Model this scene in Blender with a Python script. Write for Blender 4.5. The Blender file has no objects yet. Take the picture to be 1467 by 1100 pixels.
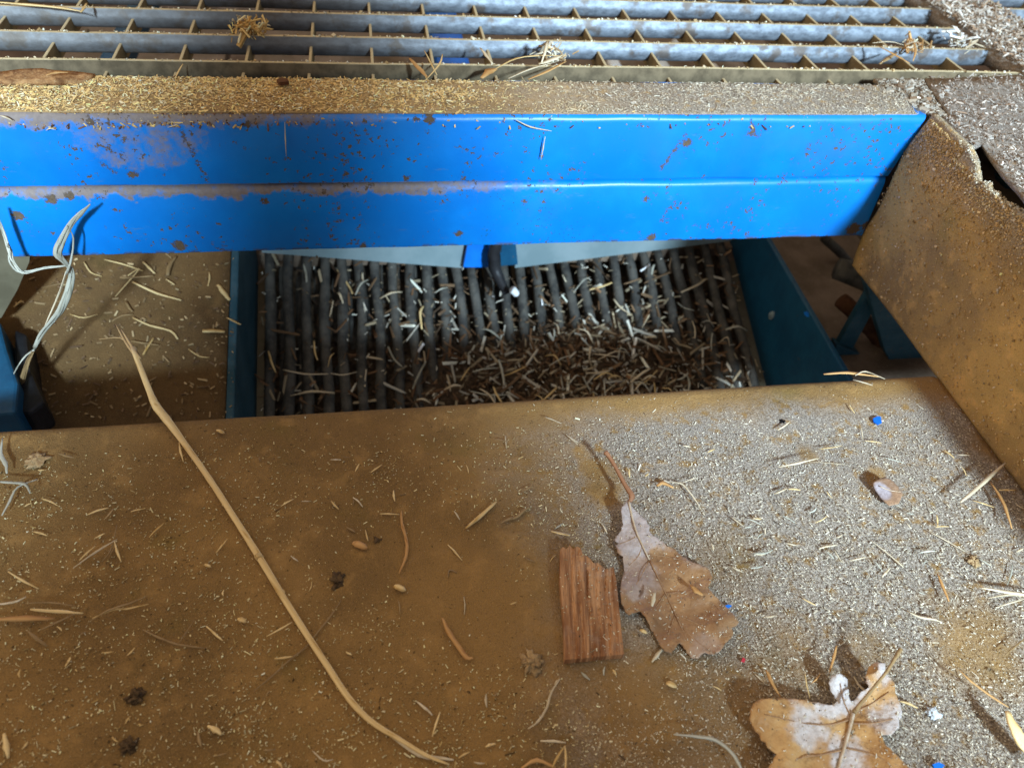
import bpy, bmesh, math, random
import numpy as np
from mathutils import Vector, Matrix, noise
from mathutils.geometry import delaunay_2d_cdt

# ------------------------------------------------------------------ measuring frame
# Dimensions below are in "units" of the camera's height above the grating (0.25 m).
U = 0.25
FPX, CX, CY = 1075.0, 733.5, 550.0
def nrm(v): return v/np.linalg.norm(v)
AX = nrm(np.array([6537., -367., FPX]))
AF = np.array([-233., -1130., FPX]); AF = nrm(AF-AF.dot(AX)*AX)
AU = nrm(np.cross(AF, AX)); AU = -AU if AU[1] > 0 else AU
MM = np.array([AX, AF, AU])
def ray(px, py): return MM@np.array([px-CX, py-CY, FPX])
def at_z(px, py, z): d = ray(px, py); return d*(z/d[2])
def at_y(px, py, y): d = ray(px, py); return d*(y/d[1])
def at_x(px, py, x): d = ray(px, py); return d*(x/d[0])
def at_pl(px, py, p0, n): d = ray(px, py); return d*(np.dot(p0, n)/np.dot(d, n))
ZP = -1.556        # hopper floor
YB = 2.013         # beam front face

# ------------------------------------------------------------------ scene, camera, light
sc = bpy.context.scene
COL = sc.collection
sc.render.engine = 'CYCLES'
sc.view_settings.view_transform = 'Standard'
sc.view_settings.look = 'None'
sc.view_settings.exposure = 0.0
sc.view_settings.gamma = 1.0
cam = bpy.data.objects.new('camera', bpy.data.cameras.new('camera')); COL.objects.link(cam)
cam.data.sensor_width = 36.0
cam.data.lens = 36.0*FPX/1467.0
cam.data.clip_start = 0.01; cam.data.clip_end = 50
R3 = Matrix(((MM[0, 0], -MM[0, 1], -MM[0, 2]), (MM[1, 0], -MM[1, 1], -MM[1, 2]), (MM[2, 0], -MM[2, 1], -MM[2, 2])))
cam.matrix_world = Matrix.Translation((0, 0, U))@R3.to_4x4()
cam.data.dof.use_dof = True
cam.data.dof.focus_distance = 0.49
cam.data.dof.aperture_fstop = 8.5
sc.camera = cam

w = bpy.data.worlds.new('World'); sc.world = w; w.use_nodes = True
wn = w.node_tree; bg = wn.nodes['Background']
tc = wn.nodes.new('ShaderNodeTexCoord'); 
cr = wn.nodes.new('ShaderNodeValToRGB')
mr = wn.nodes.new('ShaderNodeMapRange'); mr.inputs[1].default_value = -1; mr.inputs[2].default_value = 1
dm = wn.nodes.new('ShaderNodeVectorMath'); dm.operation = 'DOT_PRODUCT'; dm.inputs[1].default_value = (-.62, .78, 0)
wn.links.new(tc.outputs['Generated'], dm.inputs[0]); wn.links.new(dm.outputs['Value'], mr.inputs[0]); wn.links.new(mr.outputs[0], cr.inputs[0])
cr.color_ramp.elements[0].color = (.40, .45, .52, 1); cr.color_ramp.elements[0].position = 0.2
cr.color_ramp.elements[1].color = (1.55, 1.20, .80, 1); cr.color_ramp.elements[1].position = 0.75
wn.links.new(cr.outputs[0], bg.inputs[0])
bg.inputs[1].default_value = 0.60

def W(v): return Vector((v[0]*U, v[1]*U, (v[2]+1)*U))
def spot(name, target, az, el, dist, half, blend, power, color, rad):
    L = bpy.data.lights.new(name, 'SPOT'); L.energy = power; L.color = color
    L.spot_size = 2*math.radians(half); L.spot_blend = blend; L.shadow_soft_size = rad
    o = bpy.data.objects.new(name, L); COL.objects.link(o)
    d = Vector((math.sin(az)*math.cos(el), -math.cos(az)*math.cos(el), math.sin(el)))
    t = W(target); o.location = t+d*dist
    o.rotation_euler = (-d).to_track_quat('-Z', 'Y').to_euler()
AZ, EL = math.radians(5), math.radians(30)
spot('daylight_right', (2.15, 1.8, -1.2), AZ, EL, 2.0, 14.0, .26, 455, (.62, .83, 1.0), .09)
spot('daylight_left', (-1.75, 2.0, -1.2), AZ, EL, 2.0, 8.2, .26, 400, (.62, .83, 1.0), .09)

# ------------------------------------------------------------------ helpers
def tag(o, label=None, cat=None, group=None, kind=None):
    if label: o['label'] = label
    if cat: o['category'] = cat
    if group: o['group'] = group
    if kind: o['kind'] = kind
    return o
def mk(name, verts, faces, mat, parent=None, smooth=False, base=None, cols=None):
    """verts in units; origin at centre-bottom unless parented"""
    V = np.asarray(verts, float)
    V = np.stack([V[:, 0]*U, V[:, 1]*U, (V[:, 2]+1)*U], 1)
    org = np.zeros(3)
    if parent is None:
        org = np.array([(V[:, 0].min()+V[:, 0].max())/2, (V[:, 1].min()+V[:, 1].max())/2, V[:, 2].min()])
    else:
        org = np.array(parent_origin(parent))
    me = bpy.data.meshes.new(name)
    me.from_pydata((V-org).tolist(), [], faces)
    if cols is not None:
        ca = me.color_attributes.new('col', 'FLOAT_COLOR', 'POINT')
        c4 = np.ones((len(V), 4), np.float32); c4[:, :3] = cols
        ca.data.foreach_set('color', c4.ravel())
    if smooth: me.polygons.foreach_set('use_smooth', [True]*len(me.polygons))
    if cols is None and mat.name.split('.')[0] in PALS and len(verts) > 12: pass
    me.materials.append(mat); me.update()
    o = bpy.data.objects.new(name, me); COL.objects.link(o)
    if parent is not None: o.parent = parent
    else: o.location = org
    return o
def parent_origin(p):
    q = Vector((0, 0, 0))
    while p: q += p.location; p = p.parent
    return q
def empty(name, loc):
    o = bpy.data.objects.new(name, None); COL.objects.link(o); o.location = W(loc); o.empty_display_size = .02
    return o
def bevel(o, wd, seg=2):
    m = o.modifiers.new('b', 'BEVEL'); m.width = wd*U; m.segments = seg; m.limit_method = 'ANGLE'
    return o
def box(x0, x1, y0, y1, z0, z1):
    v = [(x, y, z) for z in (z0, z1) for y in (y0, y1) for x in (x0, x1)]
    f = [(0, 2, 3, 1), (4, 5, 7, 6), (0, 1, 5, 4), (2, 6, 7, 3), (0, 4, 6, 2), (1, 3, 7, 5)]
    return v, f
def catmull(P, R, n=4):
    P = [np.array(p, float) for p in P]
    if len(P) < 3: n = max(n, 3)
    out, ro = [], []
    Q = [2*P[0]-P[1]]+P+[2*P[-1]-P[-2]]
    for i in range(1, len(Q)-2):
        a, b, c, d = Q[i-1], Q[i], Q[i+1], Q[i+2]
        for k in range(n):
            t = k/n
            out.append(.5*((2*b)+(c-a)*t+(2*a-5*b+4*c-d)*t*t+(3*b-a-3*c+d)*t**3))
            ro.append(R[i-1]*(1-t)+R[i]*t)
    out.append(P[-1]); ro.append(R[-1])
    return out, ro
def tube_vf(P, R, sides=6, flat=1.0, n=4, wob=.12, rnd=random, up=None):
    P, R = catmull(P, R, n)
    V, F = [], []
    upv = np.array((0, 0, 1.)) if up is None else np.array(up, float)
    for i, p in enumerate(P):
        t = P[min(i+1, len(P)-1)]-P[max(i-1, 0)]; t = nrm(t+1e-9)
        s = np.cross(t, upv); s = nrm(s) if np.linalg.norm(s) > 1e-3 else np.array((1., 0, 0))
        q = np.cross(s, t)
        for k in range(sides):
            a = 2*math.pi*k/sides; r = R[i]*(1+wob*rnd.uniform(-1, 1))
            V.append(p+s*math.cos(a)*r+q*math.sin(a)*r*flat)
    for i in range(len(P)-1):
        for k in range(sides):
            a = i*sides+k; b = i*sides+(k+1) % sides
            F.append((a, b, b+sides, a+sides))
    F.append(tuple(range(sides))[::-1]); F.append(tuple(range((len(P)-1)*sides, len(P)*sides)))
    return V, F
PALS = {'dry_straw': ((.50, .30, .09), (.98, .76, .40)), 'pale_straw': ((.42, .32, .19), (.86, .74, .54)), 'orange_splinter': ((.42, .20, .06), (.70, .42, .17)),
        'weathered_straw': ((.20, .12, .05), (.42, .28, .13)), 'bleached_grass': ((.26, .25, .19), (.64, .62, .52)), 'leaf_stalk': ((.20, .08, .04), (.42, .21, .11))}
def stripes(V, sides, matname, rnd):
    key = matname.split('.')[0]
    if key not in PALS: return None
    a, b = [np.array(q) for q in PALS[key]]
    n = len(V)//sides; st_ = [rnd.random() for _ in range(sides)]; out = []; ph = rnd.uniform(0, 50)
    for i in range(n):
        for k in range(sides):
            t = .65*st_[k]+.35*(.5+.9*noise.noise(Vector((i*.35+ph, k*1.3, 0))))
            if rnd.random() < .06: t -= .5
            out.append(a+(b-a)*min(1.1, max(-.25, t)))
    return np.clip(np.array(out), .01, .95)
def merge(*vfs):
    V, F = [], []
    for v, f in vfs:
        k = len(V); V += list(v); F += [tuple(i+k for i in q) for q in f]
    return V, F
def cdt_patch(outline, step, fn, thick, jag=0):
    """outline in pixels; fn(px,py)->3D unit point of the top; closed solid of given thickness"""
    xs = [p[0] for p in outline]; ys = [p[1] for p in outline]
    # densify outline
    O = []
    for i, p in enumerate(outline):
        q = outline[(i+1) % len(outline)]
        m = max(1, int(math.dist(p, q)/step))
        for k in range(m):
            a_, b_ = p[0]+(q[0]-p[0])*k/m, p[1]+(q[1]-p[1])*k/m
            O.append((a_+jag*noise.noise(Vector((a_*.31, b_*.31, 1))), b_+jag*noise.noise(Vector((a_*.31, b_*.31, 9)))))
    def inside(x, y):
        c = False; j = len(O)-1
        for i in range(len(O)):
            if (O[i][1] > y) != (O[j][1] > y) and x < (O[j][0]-O[i][0])*(y-O[i][1])/(O[j][1]-O[i][1])+O[i][0]: c = not c
            j = i
        return c
    pts = [Vector(p) for p in O]
    rr = random.Random(3)
    y = min(ys)
    while y < max(ys):
        x = min(xs)
        while x < max(xs):
            a, b = x+rr.uniform(-.3, .3)*step, y+rr.uniform(-.3, .3)*step
            if inside(a, b) and min((a-o[0])**2+(b-o[1])**2 for o in O) > (.45*step)**2: pts.append(Vector((a, b)))
            x += step
        y += step
    n = len(O)
    v2, e, f, *_ = delaunay_2d_cdt(pts, [], [list(range(n))], 1, 1e-5)
    T = [fn(p.x, p.y) for p in v2]
    if np.cross(T[f[0][1]]-T[f[0][0]], T[f[0][2]]-T[f[0][0]])[2] < 0: f = [tuple(reversed(q)) for q in f]
    N = len(T)
    V = T+[t-np.array((0, 0, thick)) for t in T]
    F = [tuple(q) for q in f]+[tuple(reversed([i+N for i in q])) for q in f]
    cnt = {}
    for q in f:
        for i in range(3):
            a, b = q[i], q[(i+1) % 3]
            cnt[(a, b)] = 1
    for (a, b) in list(cnt):
        if (b, a) not in cnt: F.append((b, a, a+N, b+N))
    return V, F
def chips(name, pos, L, Wd, T, cols, mat, up=(0, 0, 1), tilt=.35, seed=1, parent=None):
    """many tiny flakes in one mesh"""
    r = np.random.RandomState(seed); n = len(pos)
    up = nrm(np.array(up, float)); a0 = nrm(np.cross(up, (0, .3, 1) if abs(up[2]) < .9 else (1, 0, 0))); b0 = np.cross(up, a0)
    th = r.uniform(0, 2*np.pi, n)
    a = np.cos(th)[:, None]*a0+np.sin(th)[:, None]*b0
    a = a+up*r.normal(0, tilt, n)[:, None]; a /= np.linalg.norm(a, axis=1)[:, None]
    b = np.cross(up+r.normal(0, tilt, (n, 3)), a); b /= np.linalg.norm(b, axis=1)[:, None]
    c = np.cross(a, b)
    corners = []
    for sz in (-1, 1):
        for sy in (-1, 1):
            for sx in (-1, 1):
                k = r.uniform(.6, 1.15, (n, 1))
                corners.append(pos+a*(sx*L/2)[:, None]*k+b*(sy*Wd/2)[:, None]*k+c*(sz*T/2)[:, None])
    V = np.stack(corners, 1).reshape(-1, 3)
    fb = np.array([(0, 2, 3, 1), (4, 5, 7, 6), (0, 1, 5, 4), (2, 6, 7, 3), (0, 4, 6, 2), (1, 3, 7, 5)])
    F = (fb[None]+8*np.arange(n)[:, None, None]).reshape(-1, 4)
    return mk(name, V, F.tolist(), mat, parent, cols=np.repeat(cols, 8, 0))
def palette(n, pal, wts, seed, var=.25):
    r = np.random.RandomState(seed); pal = np.array(pal); k = r.choice(len(pal), n, p=np.array(wts)/sum(wts))
    return np.clip(pal[k]*np.exp(r.normal(0, var, (n, 1))), 0, .9)

# ------------------------------------------------------------------ materials
class NT:
    def __init__(s, name, rough=.8, metal=0, spec=.3):
        s.m = bpy.data.materials.new(name); s.m.use_nodes = True; s.t = s.m.node_tree
        s.b = s.t.nodes['Principled BSDF']; s.b.inputs['Roughness'].default_value = rough
        s.b.inputs['Metallic'].default_value = metal; s.b.inputs['Specular IOR Level'].default_value = spec
        g = s.t.nodes.new('ShaderNodeNewGeometry'); s.pos = g.outputs['Position']; s.nor = g.outputs['Normal']
    def n(s, k, **kw):
        x = s.t.nodes.new(k)
        for a, v in kw.items(): setattr(x, a, v)
        return x
    def put(s, sock, v):
        if isinstance(v, bpy.types.NodeSocket): s.t.links.new(v, sock)
        elif isinstance(v, (tuple, list)) and len(v) == 3 and sock.type == 'RGBA': sock.default_value = (*v, 1)
        else: sock.default_value = v
    def noise(s, scale, detail=4, rough=.6, vec=None, dist=0):
        x = s.n('ShaderNodeTexNoise'); x.inputs['Scale'].default_value = scale; x.inputs['Detail'].default_value = detail
        x.inputs['Roughness'].default_value = rough; x.inputs['Distortion'].default_value = dist
        s.put(x.inputs['Vector'], vec or s.pos); return x.outputs['Fac']
    def voro(s, scale, vec=None, out='Distance'):
        x = s.n('ShaderNodeTexVoronoi'); x.inputs['Scale'].default_value = scale; s.put(x.inputs['Vector'], vec or s.pos); return x.outputs[out]
    def scale(s, v):
        x = s.n('ShaderNodeVectorMath', operation='MULTIPLY'); s.put(x.inputs[0], s.pos); x.inputs[1].default_value = v; return x.outputs[0]
    def ramp(s, f, a, b):
        x = s.n('ShaderNodeMapRange', interpolation_type='SMOOTHSTEP'); s.put(x.inputs[0], f); x.inputs[1].default_value = a; x.inputs[2].default_value = b; return x.outputs[0]
    def math(s, op, a, b=0.):
        x = s.n('ShaderNodeMath', operation=op); s.put(x.inputs[0], a); s.put(x.inputs[1], b); return x.outputs[0]
    def mix(s, f, a, b):
        x = s.n('ShaderNodeMix', data_type='RGBA'); s.put(x.inputs[0], f); s.put(x.inputs[6], a); s.put(x.inputs[7], b); return x.outputs[2]
    def xyz(s, v=None):
        x = s.n('ShaderNodeSeparateXYZ'); s.put(x.inputs[0], v or s.pos); return x.outputs
    def bump(s, h, strength, dist):
        x = s.n('ShaderNodeBump'); x.inputs['Strength'].default_value = strength; x.inputs['Distance'].default_value = dist
        s.put(x.inputs['Height'], h); s.t.links.new(x.outputs[0], s.b.inputs['Normal']); return s
    def col(s, c): s.put(s.b.inputs['Base Color'], c); return s

PXU = .00165
THIN_SHADE = [(832, 645, 20, .8), (848, 672, 22, .85), (866, 705, 24, .85), (905, 1000, 60, .5), (1240, 930, 40, .5), (790, 700, 40, .4), (1400, 925, 80, .8), (1010, 1040, 130, .75), (1130, 930, 60, .5), (1440, 640, 60, .9), (870, 690, 45, .7), (1040, 800, 60, .4), (1150, 650, 24, .8), (1253, 682, 20, .8), (1330, 860, 30, .5)]  # thinner grey dust, partly painting the brown shadows beside leaves and sticks
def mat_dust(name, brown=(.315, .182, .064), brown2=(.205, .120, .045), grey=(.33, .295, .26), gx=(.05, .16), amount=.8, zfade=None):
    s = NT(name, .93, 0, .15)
    big = s.noise(11, 4, .6); mid = s.noise(60, 5, .65); fine = s.noise(900, 3, .7)
    c = s.mix(s.ramp(big, .36, .66), brown, brown2)
    c = s.mix(s.math('MULTIPLY', s.ramp(s.noise(2200, 2, .8), .52, .66), .45), c, tuple(min(.9, v*1.9) for v in brown))
    c = s.mix(s.math('MULTIPLY', s.ramp(s.noise(1500, 3, .8), .56, .66), .5), c, tuple(v*.35 for v in brown2))
    c = s.mix(s.math('MULTIPLY', s.ramp(s.noise(18, 3), .55, .75), .5), c, tuple(v*f for v, f in zip(brown2, (.95, 1.15, .8))))
    c = s.mix(s.math('MULTIPLY', s.ramp(mid, .5, .72), .5), c, tuple(v*1.5 for v in brown))
    X = s.xyz()
    g = s.math('ADD', X[0], s.math('MULTIPLY', s.math('SUBTRACT', s.noise(16, 4), .5), .14))
    g = s.math('MULTIPLY', s.ramp(g, *gx), amount)
    if zfade: g = s.math('MULTIPLY', g, s.ramp(s.math('ADD', X[2], s.math('MULTIPLY', s.math('SUBTRACT', s.noise(30, 4), .5), .02)), *zfade))
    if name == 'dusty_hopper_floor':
        for bx, by, br, am in THIN_SHADE:
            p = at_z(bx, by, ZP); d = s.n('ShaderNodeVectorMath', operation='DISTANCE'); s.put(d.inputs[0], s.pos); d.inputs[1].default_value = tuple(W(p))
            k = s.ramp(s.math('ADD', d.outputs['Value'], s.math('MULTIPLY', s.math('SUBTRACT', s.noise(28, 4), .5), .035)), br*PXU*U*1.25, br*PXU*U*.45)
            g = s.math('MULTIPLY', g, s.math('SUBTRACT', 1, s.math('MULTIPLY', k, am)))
        g = s.math('MULTIPLY', g, s.ramp(s.math('ADD', X[1], s.math('MULTIPLY', s.noise(20, 3), .03)), .362, .330))
    speck = s.ramp(fine, .42, .62)
    c2 = s.mix(speck, tuple(v*.55 for v in grey), tuple(min(1, v*1.45) for v in grey))
    c = s.mix(s.math('MULTIPLY', g, s.ramp(s.noise(140, 4), .28, .5)), c, c2)
    c = s.mix(s.math('MULTIPLY', s.ramp(s.noise(1300, 2), .60, .70), .35), c, (.42, .29, .12))
    c = s.mix(s.math('MULTIPLY', s.ramp(s.noise(420, 3), .64, .72), .7 if name == 'dusty_hopper_floor' else .15), c, (.045, .026, .015))
    h = s.math('ADD', s.math('MULTIPLY', fine, .5), s.math('MULTIPLY', mid, .7))
    return s.col(c).bump(h, 1, .0022).m

def mat_beam():
    s = NT('blue_paint_rusty', .42, 0, .45)
    X = s.xyz(); Z = X[2]
    wob = s.math('MULTIPLY', s.math('SUBTRACT', s.noise(70, 6, .7), .5), .026)
    c = s.mix(s.ramp(s.noise(20, 4), .35, .7), (.001, .185, .64), (.002, .225, .73))
    c = s.mix(s.math('MULTIPLY', s.ramp(s.noise(9, 5, .6, dist=.6), .5, .8), .35), c, (.06, .16, .32))
    # dust film: on the upper rounding and below the seam, thicker towards the left end
    lft = s.ramp(X[0], .10, -.12)
    z1 = s.math('ADD', Z, wob)
    f1 = s.ramp(z1, -.016, -.001)
    f1 = s.math('MULTIPLY', f1, s.math('ADD', s.math('MULTIPLY', lft, .75), .25))
    seam = s.math('MULTIPLY', s.ramp(z1, -.067, -.059), s.ramp(Z, -.050, -.054))
    seam = s.math('MULTIPLY', seam, s.math('ADD', s.math('MULTIPLY', s.ramp(X[0], .20, .0), .62), .28))
    d = s.n('ShaderNodeVectorMath', operation='DISTANCE'); s.put(d.inputs[0], s.scale((1, 0, 1.6))); d.inputs[1].default_value = (-.155, 0, -.020)
    patch = s.math('MULTIPLY', s.ramp(s.math('ADD', d.outputs['Value'], s.math('MULTIPLY', wob, 2)), .062, .035), .55)
    dust = s.math('MAXIMUM', s.math('MAXIMUM', f1, seam), s.math('MULTIPLY', patch, 1.1))
    dust = s.ramp(s.math('ADD', dust, s.math('MULTIPLY', s.math('SUBTRACT', s.noise(110, 6, .75), .5), 1.3)), .40, .95)
    c = s.mix(s.math('MULTIPLY', dust, .92), c, s.mix(s.noise(300, 3), (.17, .115, .075), (.33, .25, .17)))
    c = s.mix(s.math('MULTIPLY', s.ramp(s.noise(60, 6, .8, vec=s.scale((.6, 1, 2.2))), .60, .72), .45), c, (.10, .20, .34))
    # pits: small round rust spots, denser around the middle
    dn = s.ramp(s.noise(14, 3, vec=s.scale((1, 0, 1))), .45, .60)
    sv0 = s.n('ShaderNodeVectorMath', operation='MULTIPLY_ADD'); nz = s.n('ShaderNodeTexNoise'); nz.inputs['Scale'].default_value = 420; nz.inputs['Detail'].default_value = 6; s.put(nz.inputs['Vector'], s.pos); s.put(sv0.inputs[0], nz.outputs['Color']); sv0.inputs[1].default_value = (.009, 0, .009); s.put(sv0.inputs[2], s.scale((1, .2, 1)))
    v1 = s.voro(230, vec=sv0.outputs[0]); t1 = s.math('SUBTRACT', s.math('ADD', .13, s.math('MULTIPLY', dn, .20)), s.math('MULTIPLY', s.noise(260, 2), .10))
    pit = s.ramp(s.math('SUBTRACT', t1, v1), 0, .06)
    vc = s.voro(42, vec=sv0.outputs[0]); wv = s.math('MULTIPLY', s.noise(330, 4, .75), .22)
    pit2 = s.ramp(s.math('SUBTRACT', .165, s.math('ADD', vc, wv)), 0, .02)
    # larger scabs at measured places
    mx = s.math('MAXIMUM', pit, pit2)
    sv = s.n('ShaderNodeVectorMath', operation='ADD'); s.put(sv.inputs[0], s.scale((1, 0, 1)))
    nx = s.n('ShaderNodeTexNoise'); nx.inputs['Scale'].default_value = 330; nx.inputs['Detail'].default_value = 8; nx.inputs['Roughness'].default_value = .75; s.put(nx.inputs['Vector'], s.pos)
    sub = s.n('ShaderNodeVectorMath', operation='MULTIPLY_ADD'); s.put(sub.inputs[0], nx.outputs['Color']); sub.inputs[1].default_value = (.016, 0, .016); sub.inputs[2].default_value = (-.008, 0, -.008)
    s.put(sv.inputs[1], sub.outputs[0])
    for px, py, r in [(258, 352, 11), (657, 335, 7), (615, 172, 8), (595, 172, 5), (497, 249, 5), (190, 250, 6), (380, 288, 6), (750, 288, 5),
                      (925, 285, 6), (1222, 328, 14), (27, 308, 9), (75, 285, 9), (355, 180, 5), (260, 160, 7), (1078, 190, 6), (933, 340, 8),
                      (520, 352, 7), (178, 200, 4), (582, 255, 6), (985, 205, 8), (130, 175, 6), (612, 190, 3), (100, 280, 7), (1240, 322, 9)]:
        p = at_y(px, py, YB); rr = r*.0017*U
        d = s.n('ShaderNodeVectorMath', operation='DISTANCE'); s.put(d.inputs[0], sv.outputs[0]); d.inputs[1].default_value = (p[0]*U, 0, (p[2]+1)*U)
        mx = s.math('MAXIMUM', mx, s.ramp(d.outputs['Value'], rr*1.15, rr*.85))
    # scratches: short chains of rust
    for (a, b, wdt) in [((258, 185), (299, 262), 2.2), ((985, 190), (945, 245), 2.6), ((140, 205), (182, 230), 2), ((1075, 170), (1085, 200), 3), ((143, 232), (170, 250), 2)]:
        A = at_y(*a, YB)*U; B = at_y(*b, YB)*U; A[2] += U; B[2] += U
        ab = B-A; Ls = float(np.linalg.norm(ab)); ux, uz = ab[0]/Ls, ab[2]/Ls
        Q = s.xyz(sv.outputs[0])
        dx = s.math('SUBTRACT', Q[0], A[0]); dz = s.math('SUBTRACT', Q[2], A[2])
        al = s.math('ADD', s.math('MULTIPLY', dx, ux), s.math('MULTIPLY', dz, uz))
        pe = s.math('ABSOLUTE', s.math('SUBTRACT', s.math('MULTIPLY', dx, uz), s.math('MULTIPLY', dz, ux)))
        k = s.math('MULTIPLY', s.math('MULTIPLY', s.ramp(al, 0, .002), s.ramp(al, Ls, Ls-.002)), s.ramp(pe, wdt*.0022*U, wdt*.0010*U))
        k = s.math('MULTIPLY', k, s.ramp(s.noise(500, 2), .40, .5))
        mx = s.math('MAXIMUM', mx, k)
    edge = s.math('MULTIPLY', s.ramp(Z, -.108, -.1125), s.ramp(s.noise(120, 4), .48, .56))
    mx = s.math('MAXIMUM', mx, edge)
    p3 = s.voro(330, vec=s.scale((1, .2, 1))); dn2 = s.ramp(s.noise(16, 3), .48, .62); dn2 = s.math('MULTIPLY', dn2, s.math('MULTIPLY', s.ramp(X[0], .01, .06), s.ramp(X[0], .24, .18)))
    mx3 = s.ramp(s.math('SUBTRACT', s.math('SUBTRACT', s.math('MULTIPLY', dn2, .30), s.math('MULTIPLY', s.noise(500, 2), .12)), p3), 0, .08)
    c = s.mix(s.math('MULTIPLY', mx3, .8), c, (.02, .10, .12))
    c = s.mix(mx, c, s.mix(s.noise(700, 4), (.030, .020, .012), (.20, .14, .09)))
    s.put(s.b.inputs['Roughness'], s.math('ADD', .36, s.math('MULTIPLY', s.math('MAXIMUM', mx, dust), .5)))
    h = s.math('ADD', s.math('MULTIPLY', mx, -1.0), s.math('MULTIPLY', s.noise(160, 3), .22))
    return s.col(c).bump(h, .55, .0008).m
def mat_galv():
    s = NT('galvanised_steel_dusty', .55, .35, .5)
    z = s.xyz(s.nor)[2]
    c = s.mix(s.ramp(s.noise(90, 5, .65, vec=s.scale((1, 1, 2))), .3, .7), (.12, .135, .16), (.29, .33, .38))
    c = s.mix(s.math('MULTIPLY', s.ramp(s.noise(40, 4), .54, .66), .8), c, (.11, .075, .05))
    c = s.mix(s.math('MULTIPLY', s.ramp(s.math('ADD', s.xyz()[0], s.math('MULTIPLY', s.noise(14, 3), .1)), .16, .0), .6), c, s.mix(s.noise(70, 4), (.10, .08, .06), (.22, .19, .16)))
    c = s.mix(s.ramp(z, .4, .7), c, s.mix(s.noise(400, 3), (.36, .27, .14), (.66, .54, .34)))
    return s.col(c).bump(s.noise(250, 3), .3, .0006).m
def mat_plain(name, c1, c2, scale=60, rough=.8, bump=.4, bd=.0008, metal=0, spec=.3, fine=None, wear=None):
    s = NT(name, rough, metal, spec)
    c = s.mix(s.ramp(s.noise(scale, 5, .65), .32, .68), c1, c2)
    if fine: c = s.mix(s.math('MULTIPLY', s.ramp(s.noise(fine[0], 3), .55, .7), fine[2]), c, fine[1])
    if wear: c = s.mix(s.ramp(s.noise(wear[0], 5, .7), wear[2], wear[2]+.05), c, wear[1])
    return s.col(c).bump(s.noise(scale*6, 4), bump, bd).m
def mat_attr(name, rough=.85, trans=0):
    s = NT(name, rough, 0, .2)
    a = s.n('ShaderNodeAttribute', attribute_name='col')
    return s.col(a.outputs['Color']).m
def mat_fibre(name, c1, c2, rough=.6, dark=(.12, .06, .02)):
    s = NT(name, rough, 0, .3)
    if name in PALS:
        a = s.n('ShaderNodeAttribute', attribute_name='col')
        c = s.mix(s.math('MULTIPLY', s.ramp(s.noise(1100, 3), .58, .75), .35), a.outputs['Color'], dark)
        return s.col(c).bump(s.noise(1500, 2), .4, .0004).m
    t = s.n('ShaderNodeTexCoord')
    c = s.mix(s.ramp(s.noise(350, 4), .3, .7), c1, c2)
    c = s.mix(s.math('MULTIPLY', s.ramp(s.noise(900, 3), .6, .75), .5), c, dark)
    c = s.mix(s.math('MULTIPLY', s.ramp(s.noise(55, 3), .5, .75), .4), c, tuple(v*.5 for v in c1))
    return s.col(c).bump(s.noise(1500, 2), .4, .0004).m

M_PLATE = mat_dust('dusty_hopper_floor')  # grey towards the right is dust plus painted-in cool daylight
M_CHEEK = mat_dust('dusty_side_sheet', brown=(.66, .39, .125), brown2=(.36, .22, .10), grey=(.46, .38, .27), gx=(-1, -.9), amount=.9, zfade=(-.034, -.008))
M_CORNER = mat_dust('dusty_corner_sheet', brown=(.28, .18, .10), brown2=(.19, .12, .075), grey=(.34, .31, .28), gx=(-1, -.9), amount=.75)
M_BTOP = mat_dust('sawdust_on_beam', brown=(.46, .30, .14), brown2=(.33, .21, .10), grey=(.33, .30, .27), gx=(.0, .25), amount=.8)
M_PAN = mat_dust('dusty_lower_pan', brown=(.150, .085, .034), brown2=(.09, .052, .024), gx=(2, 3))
M_BEAM = mat_beam()
M_GALV = mat_galv()
def mat_cross(name, c1, c2):
    s = NT(name, .9, 0, .2); z = s.xyz(s.nor)[2]
    c = s.mix(s.ramp(s.noise(90, 4), .3, .7), c1, c2)
    c = s.mix(s.ramp(z, .4, .7), c, s.mix(s.noise(600, 3), (.36, .27, .14), (.66, .54, .34)))
    return s.col(c).bump(s.noise(500, 3), .4, .0006).m
M_CROSS = mat_cross('dusty_cross_bar', (.24, .17, .08), (.36, .26, .13))
M_BAR1 = mat_cross('dusty_shaded_bar', (.10, .075, .045), (.20, .15, .09))  # dusty brown that also paints the shade on the front bar
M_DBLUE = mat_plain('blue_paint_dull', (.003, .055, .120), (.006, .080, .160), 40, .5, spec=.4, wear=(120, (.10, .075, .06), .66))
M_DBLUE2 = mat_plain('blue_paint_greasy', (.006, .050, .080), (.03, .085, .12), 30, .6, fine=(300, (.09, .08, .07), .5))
M_BLUE = mat_plain('bright_blue_paint', (.002, .13, .62), (.004, .18, .7), 40, .45, spec=.4, wear=(80, (.06, .04, .03), .68))
M_PALE = mat_plain('pale_grey_sheet', (.17, .24, .26), (.24, .31, .33), 12, .5)
M_ROD = mat_plain('worn_rubber_rod', (.032, .031, .029), (.10, .093, .080), 45, .7, .6, .0015, fine=(250, (.14, .12, .09), .5))
M_BLACK = mat_plain('black_plastic', (.008, .008, .01), (.02, .02, .022), 40, .5)
M_RUST = mat_plain('rusty_pipe', (.06, .022, .010), (.14, .06, .025), 90, .9)
M_GROUND = mat_plain('shed_floor', (.15, .10, .07), (.27, .19, .14), 14, .9, fine=(60, (.07, .05, .04), .5))
M_OLIVE = mat_plain('dusty_grey_wall', (.09, .075, .045), (.14, .12, .075), 20, .9)
M_TAN = mat_plain('dusty_tan_pan', (.13, .092, .062), (.21, .15, .11), 25, .9, fine=(300, (.3, .24, .16), .3))
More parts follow.
